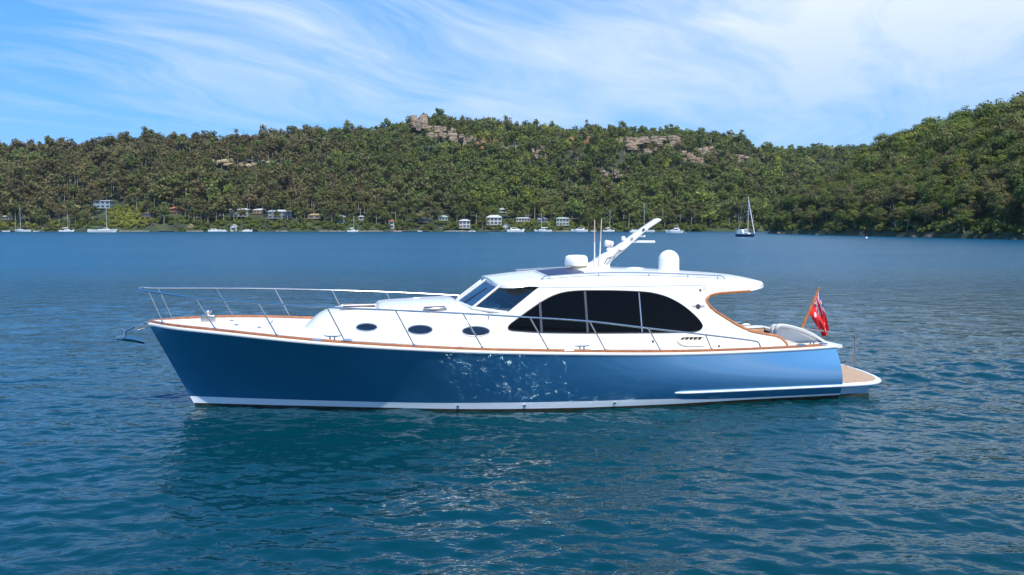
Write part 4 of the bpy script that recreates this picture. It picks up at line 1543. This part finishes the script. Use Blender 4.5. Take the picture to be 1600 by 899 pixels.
# jetties and sea walls
for i, (px, w, L, lab) in enumerate([(22, 34, 5, 'low timber jetty at the far left edge of the shore'), (212, 46, 3.0, 'pale stone sea wall beside the brown boatshed'), (262, 22, 4, 'narrow jetty under the dark boathouse'), (306, 26, 3.0, 'pale sea wall in front of the tan boatshed'),
                                 (384, 18, 3, 'sea wall right of the white boatshed'), (442, 18, 3.5, 'pale stone ramp under the mangroves'), (520, 40, 2.5, 'sea wall along a strip of lawn left of the sloop'), (580, 36, 2.5, 'sea wall along a strip of lawn right of the sloop'), (640, 60, 4, 'row-boat jetty on dark piles at centre'), (715, 40, 3, 'sea wall below the white cottage'), (775, 34, 4, 'jetty below the white gabled house'), (880, 40, 3, 'sea wall below the pale green house')]):
    Y = shore_Y(px) - L / 2 + 1.0
    X = (px - 800) / FPX * Y
    W = w / FPX * Y
    wall_ = 'wall' in lab or 'ramp' in lab
    root = tag(empty('sea_wall' if wall_ else 'jetty', (X, Y, 0)), lab, 'sea wall' if wall_ else 'jetty')
    if wall_:
        rg = np.random.default_rng(i)
        mb = MB()
        x = -W / 2
        while x < W / 2:
            b = rg.uniform(.8, 1.8)
            mb.box((x + b / 2, 0, .35), (b * .98, L, .8 + rg.uniform(-.25, .25)), rz=rg.normal(0, .05))
            x += b
        mb.build('stonework', M['stone'], root, smooth=False)
    else:
        MB().box((0, 0, .75), (W, L, .16)).build('planking', M['jetty'], root, smooth=False)
        for k in range(int(W / 3) + 2):
            MB().tube([(-W / 2 + W * k / (int(W / 3) + 1), -L / 2 + .2, -.8), (-W / 2 + W * k / (int(W / 3) + 1), -L / 2 + .2, 1.3)], .13, 6).build('pile', M['w_dark'], root)


def boat_hull(L, B, F, sheer=.25, transom=.75):
    mb = MB()
    rows = []
    for t in np.linspace(0, 1, 14):
        x = -L / 2 + L * t
        b = B / 2 * (transom + (1 - transom) * math.sin(min(t, .5) * math.pi)) if t < .5 else B / 2 * max(.02, 1 - ((t - .5) / .5) ** 2.3)
        z = F * (1 + sheer * (2 * t - .9) ** 2)
        xb = -L / 2 + L * t * .93
        r = [(xb, b * .80, -.25), (xb * .98 + x * .02, b * .88, .05), (x, b, z), (x, b * .93, z + .03)]
        rows.append(r + [(a, -c, d) for a, c, d in reversed(r)])
    mb.grid(rows)
    mb.f.append(tuple(range(8)))
    mb.mi.append(0)
    return mb


def sailboat(label, px, row, L, mast_px, head, hull_m, cover=None, awning=None, cabin=True, row_top=None, mast_frac=.08, name='sailboat', cat='sailboat', rig=True):
    Y = min(EYE * FPX / (row - HORIZON), shore_Y(px) - 9)
    X = (px - 800) / FPX * Y
    root = tag(empty(name, (X, Y, 0), head), label, cat, 'sailing boats moored along the far shore')
    F = .075 * L + .25
    boat_hull(L, L * .3, F).build('hull', hull_m, root, angle=60)
    if cabin:
        c = MB().box((.03 * L, 0, F + .3), (L * .38, L * .17, .62), taper=.82).build('cabin', M['hullwhite'], root, bevel=.1)
        for sg in (1, -1):
            MB().box((.03 * L, sg * L * .079, F + .34), (L * .26, .05, .2)).build('window', M['pane'], c, smooth=False)
    mh = mast_px / FPX * Y
    mx = mast_frac * L
    m = MB().tube([(mx, 0, F), (mx, 0, mh)], [.15, .10], 8).build('mast', M['spar'], root)
    MB().tube([(mx - .2, 0, F + 1.5), (mx - L * .38, 0, F + 1.45)], .10, 6).build('boom', M['spar'], m)
    if cover:
        MB().tube([(mx - .3, 0, F + 1.75), (mx - L * .2, 0, F + 1.7), (mx - L * .37, 0, F + 1.6)], [.32, .26, .14], 8).build('sail_cover', cover, root)
    if rig:
        for q in ((L * .48, 0, F + .2), (-L * .47, 0, F + .1)):
            MB().tube([(mx, 0, mh - .3), q], .03, 4).build('stay', M['spar'], m)
        mb = MB()
        mb.tube([(mx, L * .11, mh * .55), (mx, -L * .11, mh * .55)], .05, 5)
        mb.build('spreader', M['spar'], m)
    if awning:
        a = MB()
        a.grid([[(x, y, F + 2.1 - .15 * (y / (L * .13)) ** 2) for y in np.linspace(-L * .13, L * .13, 5)] for x in np.linspace(-L * .42, L * .02, 8)])
        a.grid([[(x, y, F + 2.06 - .15 * (y / (L * .13)) ** 2) for y in np.linspace(-L * .13, L * .13, 5)] for x in np.linspace(-L * .42, L * .02, 8)])
        a.build('awning', awning, root)
    return root


def cruiser(label, px, row, L, head, fly=False, name='motor_cruiser', cat='motor cruiser', hull_m=None, mast=0):
    Y = min(EYE * FPX / (row - HORIZON), shore_Y(px) - 9)
    X = (px - 800) / FPX * Y
    root = tag(empty(name, (X, Y, 0), head), label, cat, 'motor boats moored along the far shore')
    F = .095 * L + .15
    boat_hull(L, L * .32, F, .4, .9).build('hull', hull_m or M['hullwhite'], root, angle=60)
    hh = .13 * L
    o = [(-.30 * L, F), (-.30 * L, F + hh), (.02 * L, F + hh), (.16 * L, F + hh * .45), (.30 * L, F + .1), (.30 * L, F)]
    c = MB().prism(o, -L * .125, L * .125).build('cabin', M['hullwhite'], root, bevel=.08)
    for sg in (1, -1):
        MB().prism([(-.24 * L, F + hh * .45), (-.24 * L, F + hh * .85), (.0, F + hh * .85), (.10 * L, F + hh * .5), (.10 * L, F + hh * .45)], sg * L * .1255, sg * (L * .1255 + .03)).build('window', M['pane'], c, smooth=False)
    if fly:
        f_ = MB().prism([(-.22 * L, F + hh), (-.24 * L, F + hh * 1.5), (-.02 * L, F + hh * 1.35), (.02 * L, F + hh)], -L * .11, L * .11).build('flybridge', M['hullwhite'], root, bevel=.05)
        MB().box((-.13 * L, 0, F + hh * 2.35), (.2 * L, .2 * L, .1)).build('canopy', M['hullwhite'], f_)
        for sx in (-.21, -.05):
            for sg in (1, -1):
                MB().tube([(sx * L, sg * .09 * L, F + hh * 1.3), (sx * L, sg * .09 * L, F + hh * 2.35)], .05, 5).build('post', M['spar'], f_)
        MB().tube([(-.15 * L, 0, F + hh * 2.3), (-.17 * L, 0, F + hh * 3.4)], .05, 5).build('aerial', M['spar'], f_)
    MB().tube([(.46 * L, .0, F * 1.3 + .5), (.3 * L, .11 * L, F * 1.2 + .5), (0, .15 * L, F + .55)], .03, 5).build('bow_rail', M['spar'], root)
    return root


sailboat('white sloop under a dark cover with a bare mast at the far left', 36, 361.8, 13, 38, 2.9, M['hullwhite'], M['cloth_navy'], M['cloth_navy'])
sailboat('small white sloop with a short mast in front of the left shrubs', 106, 361.9, 10, 28, .3, M['hullwhite'], M['hullwhite'])
sailboat('long white ketch with a teal awning and a thick tall mast by the yellow bank', 163, 363.0, 18.5, 42, .1, M['hullwhite'], None, M['cloth_teal'], mast_frac=.12, rig=False)
sailboat('small white sloop with a raked forestay moored left of centre', 552, 362.4, 8, 25, .25, M['hullwhite'], M['hullwhite'])
sailboat('white sloop with a slender mast right of the white launch', 848, 362.2, 13, 29, 3.0, M['hullwhite'], M['hullwhite'])
sailboat('white sloop with a plain mast just left of the yacht mast', 951, 362.0, 9, 34, .1, M['hullwhite'], M['hullwhite'])
sailboat('white sloop with a tall mast behind the tip of the yacht mast', 1008, 362.8, 12.5, 45, 2.9, M['hullwhite'], M['cloth_navy'])
cat_ = sailboat('dark blue hulled cruising yacht with a tall mast anchored alone at the right', 1165, 370.2, 9.0, 63, -1.05, M['hullblue'], M['hullwhite'], None, mast_frac=.1)
p_ = MB().prism([(-3.6, 1.0), (-3.5, 2.6), (-1.3, 2.75), (-.6, 1.6), (-.6, 1.0)], -1.1, 1.1).build('spray_hood', M['hullwhite'], cat_, bevel=.08)
MB().tube([(-4.2, .8, 1.0), (-4.3, .8, 2.9), (-4.3, -.8, 2.9), (-4.2, -.8, 1.0)], .05, 6).build('stern_arch', M['spar'], cat_)
MB().tube([(.9, 0, 13.5), (4.2, 0, 1.2)], [.10, .16], 8).build('furled_headsail', M['hullwhite'], cat_)
MB().tube([(-1.4, 0, 15.2), (-4.2, 0, 1.2)], [.02, .05], 6).build('backstay', M['spar'], cat_)
cruiser('white launch with a long low cabin in front of the gabled house', 806, 362.6, 12.5, .05)
cruiser('white motor cruiser with a rounded cabin left of the plain-masted sloop', 905, 362.4, 12, 2.95)
cruiser('white flybridge cruiser right of the yacht mast', 1053, 364.2, 10.5, 2.8, fly=True)
cruiser('white sports cruiser partly behind the yacht mast', 992, 363.3, 8, .3, fly=False)
cruiser('white half-cabin launch right of the tan boatshed', 337, 361.8, 9, .1, fly=False)
cruiser('low white runabout left of the white boatshed', 349, 362.2, 6, 3.0)
cruiser('white launch tied right of the white boatshed', 388, 361.9, 7, .1)
for i, (px, row, L, lab) in enumerate([(12, 361.8, 5, 'open white dinghy at the far left jetty'), (60, 361.8, 5, 'open white dinghy left of the short-masted sloop'), (139, 362.8, 3.5, 'tiny white tender left of the ketch'), (621, 361.8, 6, 'pinkish open boat at the jetty near the orange-fronted building'), (656, 362, 5, 'open white dinghy at the middle of the pile jetty'), (712, 362.3, 6, 'white open boat below the white cottage'), (738, 362.0, 5, 'grey open boat left of the gabled house jetty'), (928, 362.0, 6, 'low white skiff left of the plain-masted sloop')]):
    Y = min(EYE * FPX / (row - HORIZON), shore_Y(px) - 7)
    root = tag(empty('dinghy', ((px - 800) / FPX * Y, Y, 0), .2 + i), lab, 'dinghy', 'small open boats along the far shore')
    boat_hull(L, L * .36, .55, .3, .85).build('hull', M['pink'] if i == 3 else M['hullwhite'], root, angle=60)
    MB().box((0, 0, .45), (.35, L * .3, .06)).build('thwart', M['jetty'], root, smooth=False)
# mooring buoys
for px, row, c, lab in [(1353, 372.5, M['hullwhite'], 'small white mooring buoy off the headland'), (1071, 364.8, M['orange'], 'small orange mooring buoy right of the flybridge cruiser')]:
    Y = EYE * FPX / (row - HORIZON)
    b = MB().lathe((0, 0, 0), [(.05, -.3), (.3, -.15), (.36, .1), (.25, .35), (.08, .45), (.08, .6)], 14).build('mooring_buoy', c)
    b.location = ((px - 800) / FPX * Y, Y, 0)
    tag(b, lab, 'buoy')

# sandstone outcrops and shore rocks
def outcrop(label, px, row, w, h, seed, back_t, n=16, name='sandstone_outcrop', tone=None):
    u = (px - 800) / FPX
    ys, yr = np.interp(u, S_u, S_Y), np.interp(u, R_u, R_Y)
    # find the distance at which the slope meets this sight line
    best = None
    for t in np.linspace(.02, 1.0, 200):
        Y = ys + t * (yr - ys)
        hh = float(hill_h(np.array(u * Y), np.array(Y)))
        r = HORIZON - (hh + 7 - EYE) / Y * FPX
        if r <= row:
            best = Y
            break
    Y = best or yr
    X = u * Y
    z = float(hill_h(np.array(X), np.array(Y)))
    rg = np.random.default_rng(seed)
    W, Hh = 1.4 * w / FPX * Y, 1.35 * h / FPX * Y
    mb = MB()
    for k in range(n):
        bw = rg.uniform(.16, .4) * W
        bh = rg.uniform(.25, .55) * Hh
        x = rg.uniform(-.5, .5) * W
        zz = rg.uniform(-.1, .85) * Hh
        c = np.array([x, rg.uniform(-3, 2) + zz * .6, zz])
        nl = 4
        rows = []
        ang = np.sort(rg.uniform(0, 6.28, 9))
        rad = rg.uniform(.75, 1.1, 9)
        for li in range(nl):            # stacked beds, each a little set back or overhanging
            k_ = rg.uniform(.8, 1.06)
            for zz_ in (li / nl, (li + .8) / nl):
                rows.append([tuple(c + np.array([math.cos(p) * bw * .55 * r_ * k_, math.sin(p) * 3.2 * r_ * k_, (zz_ - .5) * bh + rg.normal(0, .12)])) for p, r_ in zip(ang, rad)])
        mb.grid(rows, close=True)
        o_ = len(mb.v) - 9
        mb.f.append(tuple(o_ + q for q in range(9)))
        mb.mi.append(0)
    ob = mb.build(name, tone or M['rock'], smooth=False, loc=(X, Y - 2, z + 4))
    tag(ob, label, 'rock outcrop', 'sandstone outcrops on the ridge')
    CLEAR.append((px - w * .5, px + w * .5, Y - 1, row + h * .35, 1))


def rock_material(name, a, b, c):
    m = bpy.data.materials.new(name)
    m.use_nodes = True
    q = NG(m.node_tree)
    t = q.n('ShaderNodeTexCoord')
    mp = q.n('ShaderNodeMapping', None, Vector=t.outputs['Object'], Scale=(.18, .18, .6)).outputs[0]
    n = q.noise(mp, 1.0, 6.0, .65, .4)
    col = q.ramp(n, [(.32, a), (.5, b), (.66, c)])
    bp = q.n('ShaderNodeBump', None, Strength=.7, Distance=.6, Height=n)
    p = q.n('ShaderNodeBsdfPrincipled', None, Base_Color=col, Roughness=.9, Normal=bp.outputs[0])
    q.n('ShaderNodeOutputMaterial', None, Surface=p.outputs[0])
    return m


M['rock'] = rock_material('sandstone', (.08, .062, .048), (.30, .225, .155), (.44, .34, .24))
M['rock_dark'] = rock_material('tide_stained_sandstone', (.04, .034, .028), (.11, .09, .07), (.20, .165, .125))
M['rock_orange'] = rock_material('orange_sandstone', (.16, .08, .04), (.42, .20, .08), (.46, .30, .17))
M['rock_pale'] = rock_material('pale_cut_sandstone', (.30, .23, .13), (.50, .40, .25), (.58, .49, .34))
for i, (px, row, w, h, lab, tone, n) in enumerate([
        (661, 208, 24, 22, 'pale grey sandstone bluff below the highest knoll of the ridge', 'rock', 18), (692, 216, 26, 14, 'tan sandstone ledge right of the pale bluff', 'rock', 14), (728, 222, 26, 10, 'tan sandstone ledge left of the orange overhang', 'rock', 10),
        (761, 228, 20, 10, 'orange sandstone overhang on the ridge', 'rock_orange', 10), (843, 242, 18, 14, 'greyish boulder face at the middle of the slope', 'rock', 12), (905, 226, 30, 10, 'reddish ledge half hidden by trees', 'rock_orange', 9),
        (984, 229, 34, 14, 'broad pale ledge on the right shoulder of the ridge', 'rock', 16), (1040, 226, 30, 12, 'upper ledge on the right shoulder of the ridge', 'rock', 12), (1080, 250, 30, 14, 'lower stepped ledge on the right shoulder of the ridge', 'rock', 14),
        (955, 274, 20, 8, 'small pale boulders low on the slope', 'rock', 16), (1165, 250, 34, 7, 'tan ledge at the saddle of the ridge', 'rock', 8),
        (352, 253, 26, 7, 'pale cut sandstone bank in the hillside clearing', 'rock_pale', 12), (385, 257, 30, 5, 'low pale sandstone bank below the hillside house', 'rock_pale', 10), (712, 211, 16, 9, 'small tan ledge between the pale bluff and the long ledge', 'rock', 8), (800, 234, 22, 8, 'grey ledge left of the boulder face', 'rock', 9), (1012, 240, 24, 9, 'grey ledge under the right shoulder of the ridge', 'rock', 10), (1105, 238, 24, 9, 'tan ledge at the far right shoulder of the ridge', 'rock', 10), (420, 252, 12, 4, 'small pale sandstone bank right of the hillside house', 'rock_pale', 5)]):
    outcrop(lab, px, row, w, h, 50 + i, 0, n, tone=M[tone])

# ------------------------------------------------------------------ wood on the far hills
fr = np.random.default_rng(21)
BASES = []
for k in range(18):
    if k % 6 == 0:      # tall, open, high-crowned
        H, R_, b_, nc, nl = fr.uniform(17, 20), fr.uniform(3.6, 4.6), .5, 9, 210
    elif k % 6 == 1:    # broad spreading crown
        H, R_, b_, nc, nl = fr.uniform(13, 15), fr.uniform(5.8, 7.0), .3, 22, 460
    elif k % 6 == 2:    # understorey
        H, R_, b_, nc, nl = fr.uniform(7, 9), fr.uniform(2.8, 3.6), .1, 8, 170
    else:
        H, R_, b_, nc, nl = fr.uniform(12.5, 16), fr.uniform(3.9, 5.2), fr.uniform(.15, .36), 14, 300
    BASES.append(crown_arrays(np.random.default_rng(300 + k), H, R_, H * b_, nc, nl, 1.0, .75))


def blocked(px, row, Y):
    """true where a tree would stand in front of a house or a rock face"""
    for c in CLEAR:
        if c[0] - 3 < px < c[1] + 3 and Y < c[2] and row < c[3] and fr.random() < (.92 if len(c) > 4 else .80): return True
    return False


pts = []
front = []
Y = 608.0
while Y < 1330:
    step = 6.2 + (Y - 600) * .0035
    u = -.70
    while u < .66:
        u += step / Y * fr.uniform(.7, 1.3)
        y = Y + fr.uniform(-.5, .5) * step
        ys, yr = np.interp(u, S_u, S_Y), np.interp(u, R_u, R_Y)
        if y < ys + 3 or y > yr + 45: continue
        px = u * FPX + 800
        if px > 1450 and y < 1150: continue
        x = u * y
        z = float(hill_h(np.array(x), np.array(y)))
        topz = z + 14
        row = HORIZON - (topz - EYE) / y * FPX
        if blocked(px, row, y): continue
        d = y - ys
        if 172 < px < 230 and d < 42 and fr.random() < .85: continue      # sunny clearing
        if px < 1190 and d < 40 and fr.random() < .5: front.append((d, x, y, z, px))
        else: pts.append((x, y, z, px, (y - ys) / (yr - ys)))
    Y += step * .9
front.sort()
# region colour: brown-olive left, greener to the middle and right
acc_t, acc_tint, acc_val, trunks = [], [], [], []


def region_tint(px, x, y):
    b = float(np.interp(px, [-100, 300, 520, 700, 1100, 1400], [.20, .20, .30, .44, .46, .40]))
    b += (float(vnoise(np.array(x / 60.0), np.array(y / 60.0), 12)) - .5) * .34
    return b + fr.normal(0, .13)


N_FRONT = 92
FINE = [crown_arrays(np.random.default_rng(340 + k), 13, 4.7, 3.6, 24, 1500, .5, .7) for k in range(4)]
allp = [(x, y, z, region_tint(px, x, y)) for x, y, z, px, t in pts] + [(x, y, z, region_tint(px, x, y)) for d, x, y, z, px in front[N_FRONT:]] + [(x, y, z, t) for x, y, z, t in extra_forest]
for x, y, z, tint in allp:
    bi = int(fr.integers(len(BASES)))
    if bi % 6 == 0 and y > np.interp(x / y, R_u, R_Y) - 60: bi += 3      # no lone giants on the skyline
    T, v = (BASES[bi] if y > 560 else FINE[fr.integers(4)])
    a = fr.uniform(0, 6.28)
    s = float(np.clip(fr.lognormal(-.03, .2), .6, 1.5)) * (1.08 if x / y < -.25 else 1.0)
    R_ = np.array([[math.cos(a), -math.sin(a), 0], [math.sin(a), math.cos(a), 0], [0, 0, fr.uniform(.85, 1.12)]]) * s
    acc_t.append(T @ R_.T + np.array([x, y, z - .8]))
    acc_tint.append(np.full(len(T), tint) + fr.normal(0, .03, len(T)))
    acc_val.append(v * float(np.clip(fr.normal(.98, .15), .55, 1.4)) * (.86 + .30 * float(vnoise(np.array(x / 35.0), np.array(y / 45.0), 31))))
    if fr.random() < (.8 if x / y < -.15 else .45):
        h = 11.0 * s
        w = .24
        b0 = np.array([x, y, z - 1])
        trunks.append([b0 + (-w, -w, 0), b0 + (w, -w, 0), b0 + (0, w, 0), b0 + (-w * .5 + .3, -w * .5, h), b0 + (w * .5 + .3, -w * .5, h), b0 + (.3, w * .5, h)])
T = np.concatenate(acc_t)
forest = link('forest', leaf_mesh('forest', T, np.concatenate(acc_tint), np.concatenate(acc_val), M['leaf']))
tag(forest, 'dense eucalypt forest covering the hills behind the bay', 'forest', kind='stuff')
tv = np.array(trunks).reshape(-1, 3)
k = np.arange(len(trunks))[:, None] * 6
tf = np.concatenate([k + np.array([0, 1, 4, 3]), k + np.array([1, 2, 5, 4]), k + np.array([2, 0, 3, 5])])
ft = link('trunks', np_mesh('trunks', tv, tf, [M['bark']]), forest)
ft['kind'] = 'stuff'

# front row on the far shore: tall pale-trunked gums
fp = []
for i, (lab, tint, H, R) in enumerate([('tall brown-olive gum with a pale bare trunk near the far shoreline', .22, 17, 4.3), ('tall grey-green gum with a pale bare trunk near the far shoreline', .38, 18, 4.6), ('leafy green gum near the far shoreline', .58, 14, 4.6), ('dark olive gum near the far shoreline', .44, 15, 4.8)]):
    p = tree_kind('gum_tree', 400 + i, H, R, H * (.42 if i < 2 else .2), 20, 900, .62, tint, r0=.26)
    tag(p, lab, 'tree', 'gum trees along the far shore')
    fp.append((i, p, [False]))
for d, x, y, z, px in front[:N_FRONT]:
    pool = fp[:2] + fp[3:] if px < 520 else fp[1:]
    plant(pool, x, y, z - .4, .9)
# shrubs at the water's edge
sp_ = []
for i, (lab, tint) in enumerate([('bright yellow-green shrub on the far bank', .95), ('mid green mangrove bush at the far waterline', .68), ('olive bush at the far waterline', .5)]):
    rg = np.random.default_rng(500 + i)
    root = empty('shrub')
    MB().tube([(0, 0, -1), (.1, 0, 1.2)], [.15, .08], 6).build('stem', M['bark'], root)
    T, v = crown_arrays(rg, 3.6, 2.3, .2, 12, 420, .42, .8)
    link('foliage', leaf_mesh('shrub', T, np.full(len(T), tint), v, M['leaf']), root)
    tag(root, lab, 'shrub', 'shrubs along the far bank')
    sp_.append((i, root, [False]))
for k in range(190):
    px = random.uniform(-20, 1195)
    y = shore_Y(px) + random.uniform(.5, 1) ** 1 * random.uniform(1, 14) + (random.uniform(0, 14) if 175 < px < 240 else 0)
    x = (px - 800) / FPX * y
    if any(c[0] < px < c[1] and y < c[2] and HORIZON - (float(hill_h(np.array(x), np.array(y))) + 3 - EYE) / y * FPX < c[3] for c in CLEAR): continue
    z = float(hill_h(np.array(x), np.array(y)))
    if 175 < px < 235: pool = sp_[:1]
    elif px < 240: pool = sp_[:1] + sp_
    elif 390 < px < 510: pool = sp_[1:2]
    elif 800 < px < 930: pool = sp_[:2]
    else: pool = sp_[1:]
    plant(pool, x, y, z - .3, random.uniform(.7, 1.25))
# the rest of the bank: low scrub nobody could count
ut, utt, utv = [], [], []
for k in range(1520):
    if k < 1000 or k >= 1350:
        px = random.uniform(-40, 1215) if k < 1000 else random.uniform(172, 236)
        y = shore_Y(px) + (random.uniform(-.5, 16) if k < 1000 else random.uniform(0, 44))
        x = (px - 800) / FPX * y
        z = float(hill_h(np.array(x), np.array(y)))
        if any(c[0] < px < c[1] and y < c[2] and HORIZON - (z + 2.6 - EYE) / y * FPX < c[3] for c in CLEAR): continue
        tn = fr.uniform(.4, .75) if not 170 < px < 235 else fr.uniform(.66, .97)
    else:
        y = random.uniform(225, 480)
        x = float(shore_x(np.array(y))) + random.uniform(0, 16)
        if k >= 1350:
            continue
        z = float(head_h(np.array(x), np.array(y)))
        tn = fr.uniform(.35, .65)
    T, v = crown_arrays(fr, 3.0, 2.0, 0, 7, 150, .55, .8)
    ut.append(T * random.uniform(.7, 1.3) + np.array([x, y, z - .5]))
    utt.append(np.full(len(T), tn))
    utv.append(v)
scrub = link('undergrowth', leaf_mesh('undergrowth', np.concatenate(ut), np.concatenate(utt), np.concatenate(utv), M['leaf']))
tag(scrub, 'low green scrub along the banks of the bay', 'undergrowth', kind='stuff')
hs = []
for i, (lab, tint) in enumerate([('dark green bush overhanging the headland waterline', .48), ('olive green bush overhanging the headland waterline', .62)]):
    rg = np.random.default_rng(540 + i)
    root = empty('shrub')
    MB().tube([(0, 0, -1), (.1, 0, 1.2)], [.15, .08], 6).build('stem', M['bark'], root)
    T, v = crown_arrays(rg, 4.6, 2.6, .0, 14, 900, .36, .8)
    link('foliage', leaf_mesh('shrub', T, np.full(len(T), tint), v, M['leaf']), root)
    tag(root, lab, 'shrub', 'shrubs along the headland waterline')
    hs.append((i, root, [False]))
for k in range(105):
    y = random.uniform(228, 470)
    d = random.uniform(.2, 12) ** 1
    x = float(shore_x(np.array(y))) + d
    plant(hs, x, y, float(head_h(np.array(x), np.array(y))) - .6, random.uniform(.65, 1.15))
# rocks along the headland waterline
for k in range(46):
    y = random.uniform(236, 450)
    x = float(shore_x(np.array(y))) + random.uniform(-1.2, 1.5)
    rg = np.random.default_rng(700 + k)
    s = random.uniform(.5, 1.5)
    rows = [[(math.cos(p) * s * math.sqrt(max(0, 1 - a * a) + .02) * rg.uniform(.8, 1.2), math.sin(p) * s * 1.3 * math.sqrt(max(0, 1 - a * a) + .02) * rg.uniform(.8, 1.2), a * s * .7) for p in np.linspace(0, 6.283, 9)[:-1]] for a in np.linspace(-1, 1, 6)]
    o = MB().grid(rows, close=True).build('shore_rock', M['rock_dark'], angle=30, loc=(x, y, .1))
    tag(o, 'low tan boulder at the waterline of the headland', 'rock', 'boulders along the headland waterline')

# ------------------------------------------------------------------ thin sea haze over the bay
hm = bpy.data.materials.new('sea_haze')
hm.use_nodes = True
q = NG(hm.node_tree)
pv = q.n('ShaderNodeVolumePrincipled', None, Color=(.80, .89, 1.0), Density=0.00004)
pv.inputs['Anisotropy'].default_value = 0.2
q.n('ShaderNodeOutputMaterial', None, Volume=pv.outputs[0])
hz = MB().box((0, 850, 84), (4400, 2700, 176)).build('haze', hm, smooth=False)
tag(hz, 'thin bluish haze over the bay', kind='stuff')
